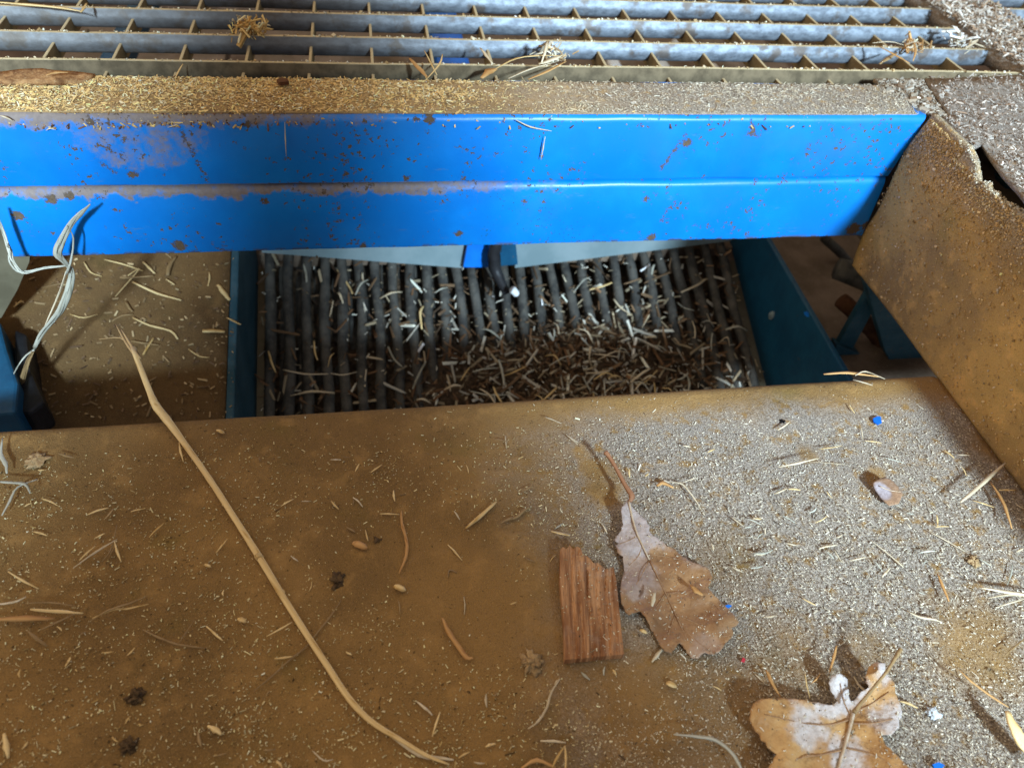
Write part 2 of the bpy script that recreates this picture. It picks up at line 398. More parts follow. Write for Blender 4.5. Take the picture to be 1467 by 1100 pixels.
M_WHITE = mat_plain('white_stone', (.55, .58, .6), (.75, .78, .8), 30, .8)
M_CHIP = mat_attr('sawdust_grain')
M_STRAW = mat_fibre('dry_straw', (.50, .33, .12), (.72, .54, .27))
M_STRAW2 = mat_fibre('pale_straw', (.62, .52, .36), (.82, .74, .58))
M_STRAW3 = mat_fibre('orange_splinter', (.42, .20, .06), (.62, .36, .14))
M_STRAWB = mat_fibre('weathered_straw', (.22, .13, .055), (.38, .25, .12))
M_GRASS = mat_fibre('bleached_grass', (.42, .42, .36), (.68, .68, .60), dark=(.2, .16, .1))
M_PETI = mat_fibre('leaf_stalk', (.24, .09, .045), (.36, .17, .09))

# ------------------------------------------------------------------ ground below
v, f = box(-14, 14, -6, 18, -4.6, -4.5)
tag(mk('ground', v, f, M_GROUND), 'brown floor of the shed seen far below through the grating', 'ground', kind='structure')
v, f = box(-14, 14, 14, 14.2, -4.5, 3)
tag(mk('back_wall', v, f, M_OLIVE), 'dim brown wall at the far end behind the machine', 'wall', kind='structure')

# ------------------------------------------------------------------ hopper: floor, side sheet, corner sheet
hop = empty('feed_hopper', (0.2, .9, ZP))
tag(hop, 'dusty brown steel hopper floor with an upright side sheet at the right', 'hopper')
def sheet(nx, ny, fn, thick, nvec):
    V, F = [], []
    nvec = np.array(nvec, float)
    for j in range(ny+1):
        for i in range(nx+1): V.append(np.array(fn(i/nx, j/ny)))
    N = len(V)
    def id(i, j): return j*(nx+1)+i
    for j in range(ny):
        for i in range(nx): F.append((id(i, j), id(i+1, j), id(i+1, j+1), id(i, j+1)))
    V += [v+nvec*thick for v in V]
    F += [tuple(reversed([a+N for a in q])) for q in F[:nx*ny]]
    ring = [id(i, 0) for i in range(nx+1)]+[id(nx, j) for j in range(1, ny+1)]+[id(i, ny) for i in range(nx-1, -1, -1)]+[id(0, j) for j in range(ny-1, 0, -1)]
    for k in range(len(ring)):
        a, b = ring[k], ring[(k+1) % len(ring)]
        F.append((b, a, a+N, b+N))
    return V, F
def floor_fn(s, t):
    x = -1.9+s*(1.692+1.9)
    # t: 0 near -> 1 edge and rolled lip
    L0 = 1.39; r = .055
    if t < .82: y = .05+(L0-.05)*t/.82; z = ZP
    else:
        a = (t-.82)/.18
        if a < .7: th = a/.7*math.pi/2; y = L0+r*math.sin(th); z = ZP-r+r*math.cos(th)
        else: y = L0+r; z = ZP-r-(a-.7)/.3*.2
    dz = .006*noise.noise(Vector((x*1.3, y*1.6, 0)))+.0015*noise.noise(Vector((x*9, y*9, 3)))
    return (x, y, z+dz)
def plate_z(x, y): return ZP+.006*noise.noise(Vector((x*1.3, y*1.6, 0)))+.0015*noise.noise(Vector((x*9, y*9, 3)))
v, f = sheet(180, 130, floor_fn, .012, (0, 0, -1))
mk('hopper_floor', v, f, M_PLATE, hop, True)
def cheek_x(y, z):
    t = (z+1.56)/.56
    return 1.70-.012*math.sin(math.pi*min(1, max(0, t)))+.045*max(0, t-.72)**1.5/.28+.012*noise.noise(Vector((y*2, z*3, 1)))
def cheek_fn(s, t):
    y = .25+s*(2.012-.25)
    top = -.985
    if y < 1.80: top = -.985-.045*min(1, (1.80-y)/.12)+.022*noise.noise(Vector((y*9, 0, 5)))+.012*noise.noise(Vector((y*37, 0, 5)))
    bot = -1.566 if y > 1.40 else -1.60
    z = bot+(top-bot)*t
    yy = y-.012*s+max(0, s-.9)*10*(.010*math.sin(t*9)+.010*noise.noise(Vector((0, 0, z*8))))
    return (cheek_x(y, z), yy, z)
v, f = sheet(150, 60, cheek_fn, .012, (1, 0, 0))
mk('side_sheet', v, [tuple(reversed(q)) for q in f], M_CHEEK, hop, True)
cpoly = [(1326, 113), (1480, 107), (1620, 108), (1900, 110), (1900, 700), (1560, 380), (1480, 298), (1438, 250), (1421, 226), (1408, 206), (1398, 209), (1386, 204), (1352, 172), (1346, 167), (1360, 167)]
def corner_fn(px, py):
    p = at_z(px, py, -.992); p[2] += .006*noise.noise(Vector((p[0]*8, p[1]*8, 2))); return p
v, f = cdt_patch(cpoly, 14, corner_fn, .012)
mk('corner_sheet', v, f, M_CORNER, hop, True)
v, f = box(1.735, 3.4, 1.0, 2.30, -1.50, -1.10)  # box added under the corner sheet to make the torn gap dark
tag(mk('gap_backing_box', v, f, M_TAN), 'dark box added behind the torn gap at the right edge', 'backing box')
rng = random.Random(5)

# ------------------------------------------------------------------ blue beam
beam = empty('steel_beam', (0.2, YB, -1.45))
tag(beam, 'bright blue steel beam with rust spots and sawdust along its top', 'steel beam')
XL = -1.9
def prof(pts, x0, x1, n=60):
    fend = (lambda z: cheek_x(2.0, z)-.003)
    V, F = [], []
    for i in range(n+1):
        x = x0+(x1-x0)*i/n
        for k, (y, z) in enumerate(pts): V.append((x+(fend(z)-x1)*max(0, (i-n+4)/4), y+.003*noise.noise(Vector((x*1.7, z*3, 0))), z+(.0035*noise.noise(Vector((x*6, k*.3, 4))))))
    m = len(pts)
    for i in range(n):
        for k in range(m): F.append((i*m+k, (i+1)*m+k, (i+1)*m+(k+1) % m, i*m+(k+1) % m))
    F.append(tuple(range(m))[::-1]); F.append(tuple(range(n*m, n*m+m)))
    return V, F
def rnd_prof(y0, y1, z0, z1, r=.022):
    P = []
    for k in range(6): a = math.pi/2*k/5; P.append((y0+r-r*math.sin(a), z1-r+r*math.cos(a)))
    for k in range(3): a = math.pi/2*k/2; P.append((y0+r*.4-r*.4*math.cos(a), z0+r*.4-r*.4*math.sin(a)))
    P += [(y1, z0), (y1, z1)]
    return P
v, f = prof(rnd_prof(YB, 2.235, -1.214, -1.0), XL, 1.708)
up_ = mk('upper_box_section', v, f, M_BEAM, beam, True); up_['label'] = 'upper half of the blue beam with dusty top'
m = up_.modifiers.new('e', 'EDGE_SPLIT'); m.split_angle = math.radians(40)
v, f = prof(rnd_prof(YB-.002, 2.225, -1.449, -1.219), -1.075, 1.69)
lo_ = mk('lower_box_section', v, f, M_BEAM, beam, True); lo_['label'] = 'lower half of the blue beam below the dark seam'
m = lo_.modifiers.new('e', 'EDGE_SPLIT'); m.split_angle = math.radians(40)
ext = [(1252, 113), (1321, 113), (1332, 130), (1345, 150), (1357, 166), (1338, 166), (1305, 150), (1275, 130)]
v, f = cdt_patch(ext, 6, lambda a, b: at_z(a, b, -.9985+.002*noise.noise(Vector((a*.1, b*.1, 0)))), .012)
mk('end_lug', v, f, M_BTOP, beam, True)
# sawdust crust lying on top of the beam
def crust_fn(s, t):
    x = XL+s*(1.69-XL); y = YB+.012+t*(2.232-YB-.012)
    e = min(1, min(t, 1-t)*7)
    h = .001+.0045*e*max(0, .45+noise.noise(Vector((x*3, y*5, 7)))+.5*noise.noise(Vector((x*11, y*11, 1))))+.0012*noise.noise(Vector((x*60, y*60, 1)))
    return (x, y, -.9985+h*e)
v, f = sheet(420, 26, crust_fn, .004, (0, 0, -1))
tag(mk('sawdust_crust', v, f, M_BTOP, None, True), 'tan sawdust caked along the flat top of the blue beam', 'sawdust', kind='stuff')

# ------------------------------------------------------------------ grating
def grating(x0, x1, ys, crosses, label, xa=None):
    g = empty('metal_grating', ((x0+x1)/2, ys[0], -1.1)); tag(g, label, 'grating')
    for y in ys:
        
        n = 50; V, F = [], []
        pr = [(y+.010, -1.064), (y+.002, -1.060), (y-.007, -1.050), (y-.011, -1.034), (y-.008, -1.018), (y-.001, -1.007), (y, -1.001), (y+.001, -1.0), (y+.011, -1.0), (y+.0125, -1.002), (y+.0135, -1.010), (y+.018, -1.034), (y+.016, -1.054)]
        for i in range(n+1):
            x = x0+(x1-x0)*i/n
            for k, (a, b) in enumerate(pr): V.append((x, a+.0022*noise.noise(Vector((x*3, y*4, b*2))), b+.0018*noise.noise(Vector((x*4, y*7, 0)))))
        q = len(pr)
        for i in range(n):
            for k in range(q): F.append((i*q+k, (i+1)*q+k, (i+1)*q+(k+1) % q, i*q+(k+1) % q))
        F.append(tuple(range(q))[::-1]); F.append(tuple(range(n*q, n*q+q)))
        mk('bearing_bar', V, F, M_BAR1 if y < 2.4 else M_GALV, g, True).modifiers.new('e', 'EDGE_SPLIT').split_angle = math.radians(50)
    for x in crosses:
        v, f = box(x-.0045, x+.0045, ys[0]-.13, ys[-1]+.1, -1.084, -1.027)
        bevel(mk('cross_bar', v, f, M_CROSS, g), .0015, 1)
    return g
ys = [2.345+.2*k for k in range(9)]
xr = at_z(441, 103, -1.03)[0]; st = (at_z(1180, 108, -1.03)[0]-at_z(350, 100, -1.03)[0])/9.0
cx_px = [350, 441, 533, 624, 710, 793, 874, 953, 1031, 1106, 1180]
cxs = [at_z(p, 101+.009*(p-350), -1.03)[0] for p in cx_px]
st = (cxs[-1]-cxs[0])/(len(cxs)-1)
allx = [cxs[0]+st*k for k in range(-9, 15)]
allx = [x for x in allx if x < 2.27]
grating(-2.1, 2.31, ys, allx, 'rusty galvanised floor grating lying behind the blue beam')
grating(2.62, 4.6, [y+.03 for y in ys], [2.72+.184*k for k in range(10)], 'second floor grating at the top right corner beyond the dusty strip')
v, f = sheet(14, 90, lambda s, t: (2.29+s*.28, 2.26+t*1.9, -1.0+.02*math.sin(s*math.pi)*(.5+noise.noise(Vector((s*3, t*14, 0))))-.0*s), .05, (0, 0, -1))
st_ = mk('grating_edge_strip', v, f, M_CORNER, None, True); tag(st_, 'dust covered steel strip between the two floor gratings', 'steel strip')

# ------------------------------------------------------------------ seen through the grating
for (xa, xb, py, mat, lab) in [(624, 672, 82, M_BLUE, 'bright blue strut glimpsed through the middle of the grating'), (140, 172, 82, M_DBLUE, 'dark blue strut glimpsed through the left of the grating')]:
    a = at_z(xa, py, -1.5); b = at_z(xb, py, -1.5)
    v, f = box(a[0], b[0], 2.6, 6, -1.62, -1.5)
    tag(bevel(mk('machine_strut', v, f, mat), .02), lab, 'strut')
for (px, py, s, lab) in [(948, 90, 16, 'larger white stone seen below the right part of the grating'), (1022, 93, 11, 'smaller white stone seen below the grating to the right of another'),
                         (972, 59, 12, 'white stone seen through the second row of the grating'), (880, 88, 13, 'greyish stone seen below the grating left of the white ones')]:
    p = at_z(px, py, -2.0); k = s*.0032
    v, f = box(p[0]-k, p[0]+k, p[1]-k*1.6, p[1]+k*1.2, -2.06, -2.0)
    tag(bevel(mk('stone', v, f, M_WHITE), .02, 3), lab, 'stone')
for i, (xa, xb) in enumerate([(-1.9, -.9), (-.75, .25), (.4, 1.5), (1.6, 3.0)]):
    v, f = box(xa, xb, 2.9, 5.6, -2.16-.02*i, -2.08-.02*i)
    o = mk('wooden_board', v, f, M_TAN)
    tag(o, ['leftmost', 'second from left', 'third from left', 'rightmost'][i]+' of the brown boards seen under the grating', 'board', 'boards below the grating')

# ------------------------------------------------------------------ inside the opening
SL = (2.13-2.40)/(2.83-2.17)                      # the rod bed rises away from the camera
def bed_z(y, off=0): return -2.40-SL*(y-2.17)+off
N_BED = nrm(np.array([0, SL, 1.]))
def at_bed(px, py, off=0): return at_pl(px, py, np.array([0, 2.17, -2.40+off]), N_BED)
NR = 29; X0, X1 = -.53, 1.70
rb = empty('rod_bed', (.55, 2.3, -2.5)); tag(rb, 'bed of worn grey rods under the opening between two blue side walls', 'rod bed')
rng = random.Random(11)
def sag(x, y):
    m = abs((x-.62)/1.05)
    return -.17*max(0, 1-m)**1.2
for i in range(NR):
    x = X0+(X1-X0)*(i+.5)/NR; P, R = [], []
    for k in range(9):
        y = 1.75+k*.17
        P.append((x+.006*math.sin(k*1.7+i)+rng.uniform(-.002, .002), y, bed_z(y)+sag(x, y)+rng.uniform(-.004, .004))); R.append(.0235+rng.uniform(-.002, .002))
    v, f = tube_vf(P, R, 10, 1, 5, .07, rng)
    mk('rod', v, f, M_ROD, rb, True)
for i in range(NR-1):
    x = X0+(X1-X0)*(i+1)/NR
    P = [(x, 1.75+k*.34, bed_z(1.75+k*.34)+sag(x, 0)-.09) for k in range(5)]
    v, f = tube_vf(P, [.02]*5, 8, 1, 3, .08, rng)
    mk('lower_rod', v, f, M_ROD, rb, True)
def slope_wall(x0, x1, ya, yb, lo_off, za, zb):
    V = []
    for x in (x0, x1):
        V += [(x, ya, bed_z(ya)+lo_off), (x, yb, bed_z(yb)+lo_off), (x, yb, zb), (x, ya, za)]
    F = [(0, 1, 2, 3), (7, 6, 5, 4), (0, 4, 5, 1), (1, 5, 6, 2), (2, 6, 7, 3), (3, 7, 4, 0)]
    return V, F
SR = (1.85-2.09)/(2.55-1.91)
zt = lambda y: -2.09-SR*(y-1.91)
v, f = slope_wall(-.585, -.555, 1.7, 3.0, -.06, zt(1.7), zt(3.0))
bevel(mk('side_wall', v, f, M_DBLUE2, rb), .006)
zr = lambda y: -1.93+(.04/.72)*(y-1.83)
a = at_x(1100, 345, 1.75); b = at_x(1205, 525, 1.75)
sr = (a[2]-b[2])/(a[1]-b[1])
zr = lambda y: b[2]+sr*(y-b[1])
v, f = slope_wall(1.75, 1.775, 1.6, 3.1, -.06, zr(1.6), zr(3.1))
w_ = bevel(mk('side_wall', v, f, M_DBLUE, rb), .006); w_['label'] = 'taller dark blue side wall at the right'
p = at_x(1105, 452, 1.745)
v, f = tube_vf([(1.752, p[1], p[2]), (1.738, p[1], p[2])], [.016, .013], 8, 1.6, 2)
mk('bolt_head', v, f, M_PALE, rb, True)
# pale back sheet in two halves with a V between, bracket in the middle
YK = 2.86
for pts, lab in [([(375, 362), (662, 384), (668, 330), (375, 300)], 'pale grey sheet hanging behind the rods, left half'),
                 ([(738, 384), (1048, 345), (1048, 290), (738, 330)], 'pale grey sheet hanging behind the rods, right half')]:
    V = [at_y(*q, YK) for q in pts]; V += [q+np.array((0, .02, 0)) for q in V]
    F = [(3, 2, 1, 0), (4, 5, 6, 7), (0, 1, 5, 4), (1, 2, 6, 5), (2, 3, 7, 6), (3, 0, 4, 7)]
    tag(mk('back_sheet', V, F, M_PALE), lab, 'metal sheet')
br = empty('centre_bracket', at_y(700, 384, YK-.03)); tag(br, 'small blue bracket with a black cable between the pale sheets', 'bracket')
V = [at_y(*q, YK-.04) for q in [(664, 383), (704, 383), (704, 340), (672, 340)]]; V += [q+np.array((0, .03, 0)) for q in V]
F = [(3, 2, 1, 0), (4, 5, 6, 7), (0, 1, 5, 4), (1, 2, 6, 5), (2, 3, 7, 6), (3, 0, 4, 7)]
mk('mounting_plate', V, F, M_BLUE, br)
V = [at_y(*q, YK-.04) for q in [(718, 381), (742, 379), (738, 340), (715, 340)]]; V += [q+np.array((0, .03, 0)) for q in V]
mk('mounting_plate', V, F, M_DBLUE, br)
v, f = tube_vf([at_y(712, 340, YK-.09), at_y(707, 372, YK-.10), at_y(712, 392, YK-.12), at_y(726, 420, YK-.2)], [.03, .03, .026, .02], 8)
mk('cable', v, f, M_BLACK, br, True)
v, f = tube_vf([at_y(734, 415, 2.60), at_y(740, 421, 2.60)], [.022, .020], 8, .8)
tag(mk('white_pebble', v, f, M_WHITE, None, True), 'round white pebble lying on the rods under the bracket', 'pebble')
# far dark back under the beam
v, f = box(-3.0, 4.0, 3.3, 3.34, -4.4, -1.5)
tag(mk('rear_panel', v, f, M_OLIVE), 'dim rear panel behind the rod bed', 'panel')
# left pan with wall and blue box
V = []
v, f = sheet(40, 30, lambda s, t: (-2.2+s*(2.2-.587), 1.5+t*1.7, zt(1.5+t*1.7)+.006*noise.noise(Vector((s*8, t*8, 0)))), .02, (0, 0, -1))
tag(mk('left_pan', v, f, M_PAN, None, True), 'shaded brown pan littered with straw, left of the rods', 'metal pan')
NPL = nrm(np.array([0, SR, 1.]))
def at_lpan(px, py, off=0): return at_pl(px, py, np.array([0, 1.91, -2.09+off]), NPL)
V = [at_y(*q, 2.24) for q in [(-120, 200), (46, 300), (42, 375), (25, 415), (2, 455), (-120, 520)]]; n = 6
V += [q+np.array((0, .05, 0)) for q in V]; F = [tuple(reversed(range(6))), tuple(range(6, 12))]+[(i, (i+1) % 6, 6+(i+1) % 6, 6+i) for i in range(6)]
tag(mk('left_flange', V, F, M_OLIVE), 'dusty grey end plate at the left edge under the beam', 'end plate')
bb = empty('blue_housing', at_z(0, 560, -1.9)); tag(bb, 'dark blue housing corner with a black cap at the left edge', 'housing')
V = [at_z(*q, -1.85) for q in [(-90, 455), (0, 460), (10, 500), (26, 548), (22, 590), (-90, 600)]]; n = 6
V += [q-np.array((0, 0, .14)) for q in V]; Fh = [tuple(reversed(range(6))), tuple(range(6, 12))]+[(i, (i+1) % 6, 6+(i+1) % 6, 6+i) for i in range(6)]
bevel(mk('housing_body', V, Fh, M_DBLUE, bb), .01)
V = [at_z(*q, -1.90) for q in [(20, 470), (38, 478), (44, 530), (64, 575), (45, 590), (18, 590)]]
V += [q-np.array((0, 0, .12)) for q in V]
bevel(mk('end_cap', V, Fh, M_BLACK, bb), .012)
# right pan, struts and pipes
v, f = sheet(20, 30, lambda s, t: (1.78+s*1.5, 1.4+t*1.8, zr(1.4+t*1.8)-.20+.006*noise.noise(Vector((s*8, t*8, 0)))), .02, (0, 0, -1))
tag(mk('right_pan', v, f, M_TAN, None, True), 'dusty tan pan right of the dark blue side wall', 'metal pan')
def pxtube(name, pts, rad, mat, lab, cat, sides=10, flat=1, parent=None):
    P = [at_y(a, b, y) for (a, b, y) in pts]
    v, f = tube_vf(P, rad, sides, flat, 4, .03)
    o = mk(name, v, f, mat, parent, True)
    if parent is None: tag(o, lab, cat)
    return o
def pslab(name, quad, y, th, mat, parent=None):
    V = [at_y(*q, y) for q in quad]; k = len(V); V += [q+np.array((0, th, 0)) for q in V]
    F = [tuple(reversed(range(k))), tuple(range(k, 2*k))]+[(i, (i+1) % k, k+(i+1) % k, k+i) for i in range(k)]
    return bevel(mk(name, V, F, mat, parent), .004)
fr = empty('support_frame', at_y(1290, 540, 2.1)); tag(fr, 'blue angled support frame under the side sheet', 'support frame')
pslab('diagonal_brace', [(1246, 415), (1262, 425), (1222, 500), (1200, 495)], 2.12, .03, M_DBLUE2, fr)
pslab('diagonal_brace', [(1240, 405), (1262, 420), (1345, 520), (1350, 560), (1300, 560), (1268, 505)], 2.06, .05, M_DBLUE2, fr)
pslab('foot_plate', [(1198, 493), (1250, 515), (1240, 535), (1196, 515)], 2.10, .05, M_DBLUE2, fr)
pxtube('rusty_pipe', [(1205, 430, 2.25), (1232, 455, 2.2), (1262, 490, 2.16), (1300, 560, 2.1)], [.035]*4, M_RUST, 'rusty round pipe crossing behind the blue brace', 'pipe')
pxtube('grey_pipe', [(1200, 385, 2.35), (1240, 400, 2.3), (1300, 430, 2.2)], [.05]*3, M_ROD, 'dark grey pipe end above the rusty pipe', 'pipe')
pxtube('thin_rail', [(1180, 340, 2.75), (1215, 375, 2.7), (1260, 440, 2.6)], [.022]*3, M_ROD, 'thin dark rail running down behind the tan pan', 'rail')
p = at_z(1160, 450, -1.95)
v, f = tube_vf([p+(-.015, 0, 0), p+(.015, .01, 0)], [.016, .013], 6, .6)
tag(mk('blue_paint_flake', v, f, M_BLUE, None), 'bright blue paint flake beside the dark blue side wall', 'paint flake')
pslab('blue_bar', [(1440, 262), (1500, 262), (1500, 310), (1446, 300)], 1.75, .06, M_DBLUE2)
tag(bpy.data.objects['blue_bar'], 'short blue bar seen in the torn gap at the right edge', 'bar')

# ------------------------------------------------------------------ straw, splinters and leaves on the hopper floor
rng = random.Random(21)
def pz(px, py, lift=0):
    p = at_z(px, py, ZP+lift)
    return p+np.array((0, 0, 1))*0
PXU = .00165
def bit(name, pts, wpx, mat, lift=.006, lab=None, cat='straw', group=None, flat=.32, lift2=None, onto=None, taper=.38, sides=5):
    onto = onto or pz; n = len(pts); P = []
    for i, (a, b) in enumerate(pts):
        l = lift+(0 if lift2 is None else (lift2-lift)*i/(n-1)); P.append(onto(a, b, l+wpx*PXU*.25))
    ksc = 1.0
    R = [wpx*.5*PXU*(1 if 0 < i < n-1 else taper) for i in range(n)]
    if n == 2: P = [P[0], (P[0]+P[1])/2+np.array((rng.uniform(-1, 1), rng.uniform(-1, 1), .3))*.002, P[1]]; R = [R[0], wpx*.5*PXU, R[1]]
    v, f = tube_vf(P, R, sides, flat, 3, .22, rng)
    o = mk(name, v, f, mat, None, True, cols=stripes(v, sides, mat.name, rng))
    return tag(o, lab or 'short dry straw bit scattered loose on the dusty hopper floor', cat, group or (None if lab else 'straw bits on the hopper floor'))
def C(off, sc_, pts): return [(off[0]+a/sc_, off[1]+b/sc_) for a, b in pts]
c1 = ((0, 600), 2.2); c2 = ((450, 560), 2.037); c3 = ((770, 620), 3.054); c4 = ((1080, 560), 3.667); c5 = ((1000, 800), 3.141)
# the long straw reaching over the floor edge
ls = empty('long_straw', at_z(400, 840, ZP)); tag(ls, 'long golden straw stalk lying from the opening down to the bottom edge', 'straw stalk')
lp = [(190, 498), (214, 560), (224, 582), (238, 600), (262, 632), (300, 686), (340, 748), (371, 797), (420, 878), (470, 955), (500, 1000), (532, 1033), (580, 1063), (612, 1082), (642, 1094)]
lw = [7.5, 9, 11.5, 12, 9.5, 9, 8.6, 9.4, 8.4, 8.2, 7.6, 7, 5, 4.5, 2]
P = [pz(a, b, .012+max(0, (640-b))*.00022) for a, b in lp]
v, f = tube_vf(P, [w_*.5*PXU*(1.12 if i < 4 else 1) for i, w_ in enumerate(lw)], 12, .75, 5, .05, rng)
mk('stalk', v, f, M_STRAW, ls, True, cols=stripes(v, 12, 'dry_straw', rng))
for pr, wr in [([(196, 512), (180, 490), (166, 465)], [6, 4, 1.5]), ([(200, 515), (188, 495), (174, 472)], [7, 5, 2]), ([(190, 498), (172, 484), (142, 486)], [4, 2.5, 1])]:
    P = [pz(a, b, .012+max(0, (640-b))*.00022+.002*i) for i, (a, b) in enumerate(pr)]
    v, f = tube_vf(P, [k*.6*PXU for k in wr], 5, .6, 3, .15, rng); mk('split_end', v, f, M_STRAWB, ls, True, cols=stripes(v, 5, 'weathered_straw', rng)*1.6)
for pr in [((219, 572), (224, 580)), ((236, 596), (241, 602)), ((369, 794), (373, 800))]:
    P = [pz(a, b, .012+max(0, (640-b))*.00022) for a, b in pr]
    v, f = tube_vf(P, [5.2*PXU, 5.7*PXU], 8, .7, 2, .1, rng); mk('node', v, f, M_STRAW3, ls, True, cols=stripes(v, 8, 'dry_straw', rng)*.75)
P = [pz(a, b, .008) for a, b in [(560, 1052), (600, 1080), (636, 1086), (650, 1088)]]
v, f = tube_vf(P, [2.5*PXU, 3*PXU, 2*PXU, PXU], 5, .5, 3, .1, rng); mk('split_end', v, f, M_STRAW2, ls, True, cols=stripes(v, 5, 'pale_straw', rng))

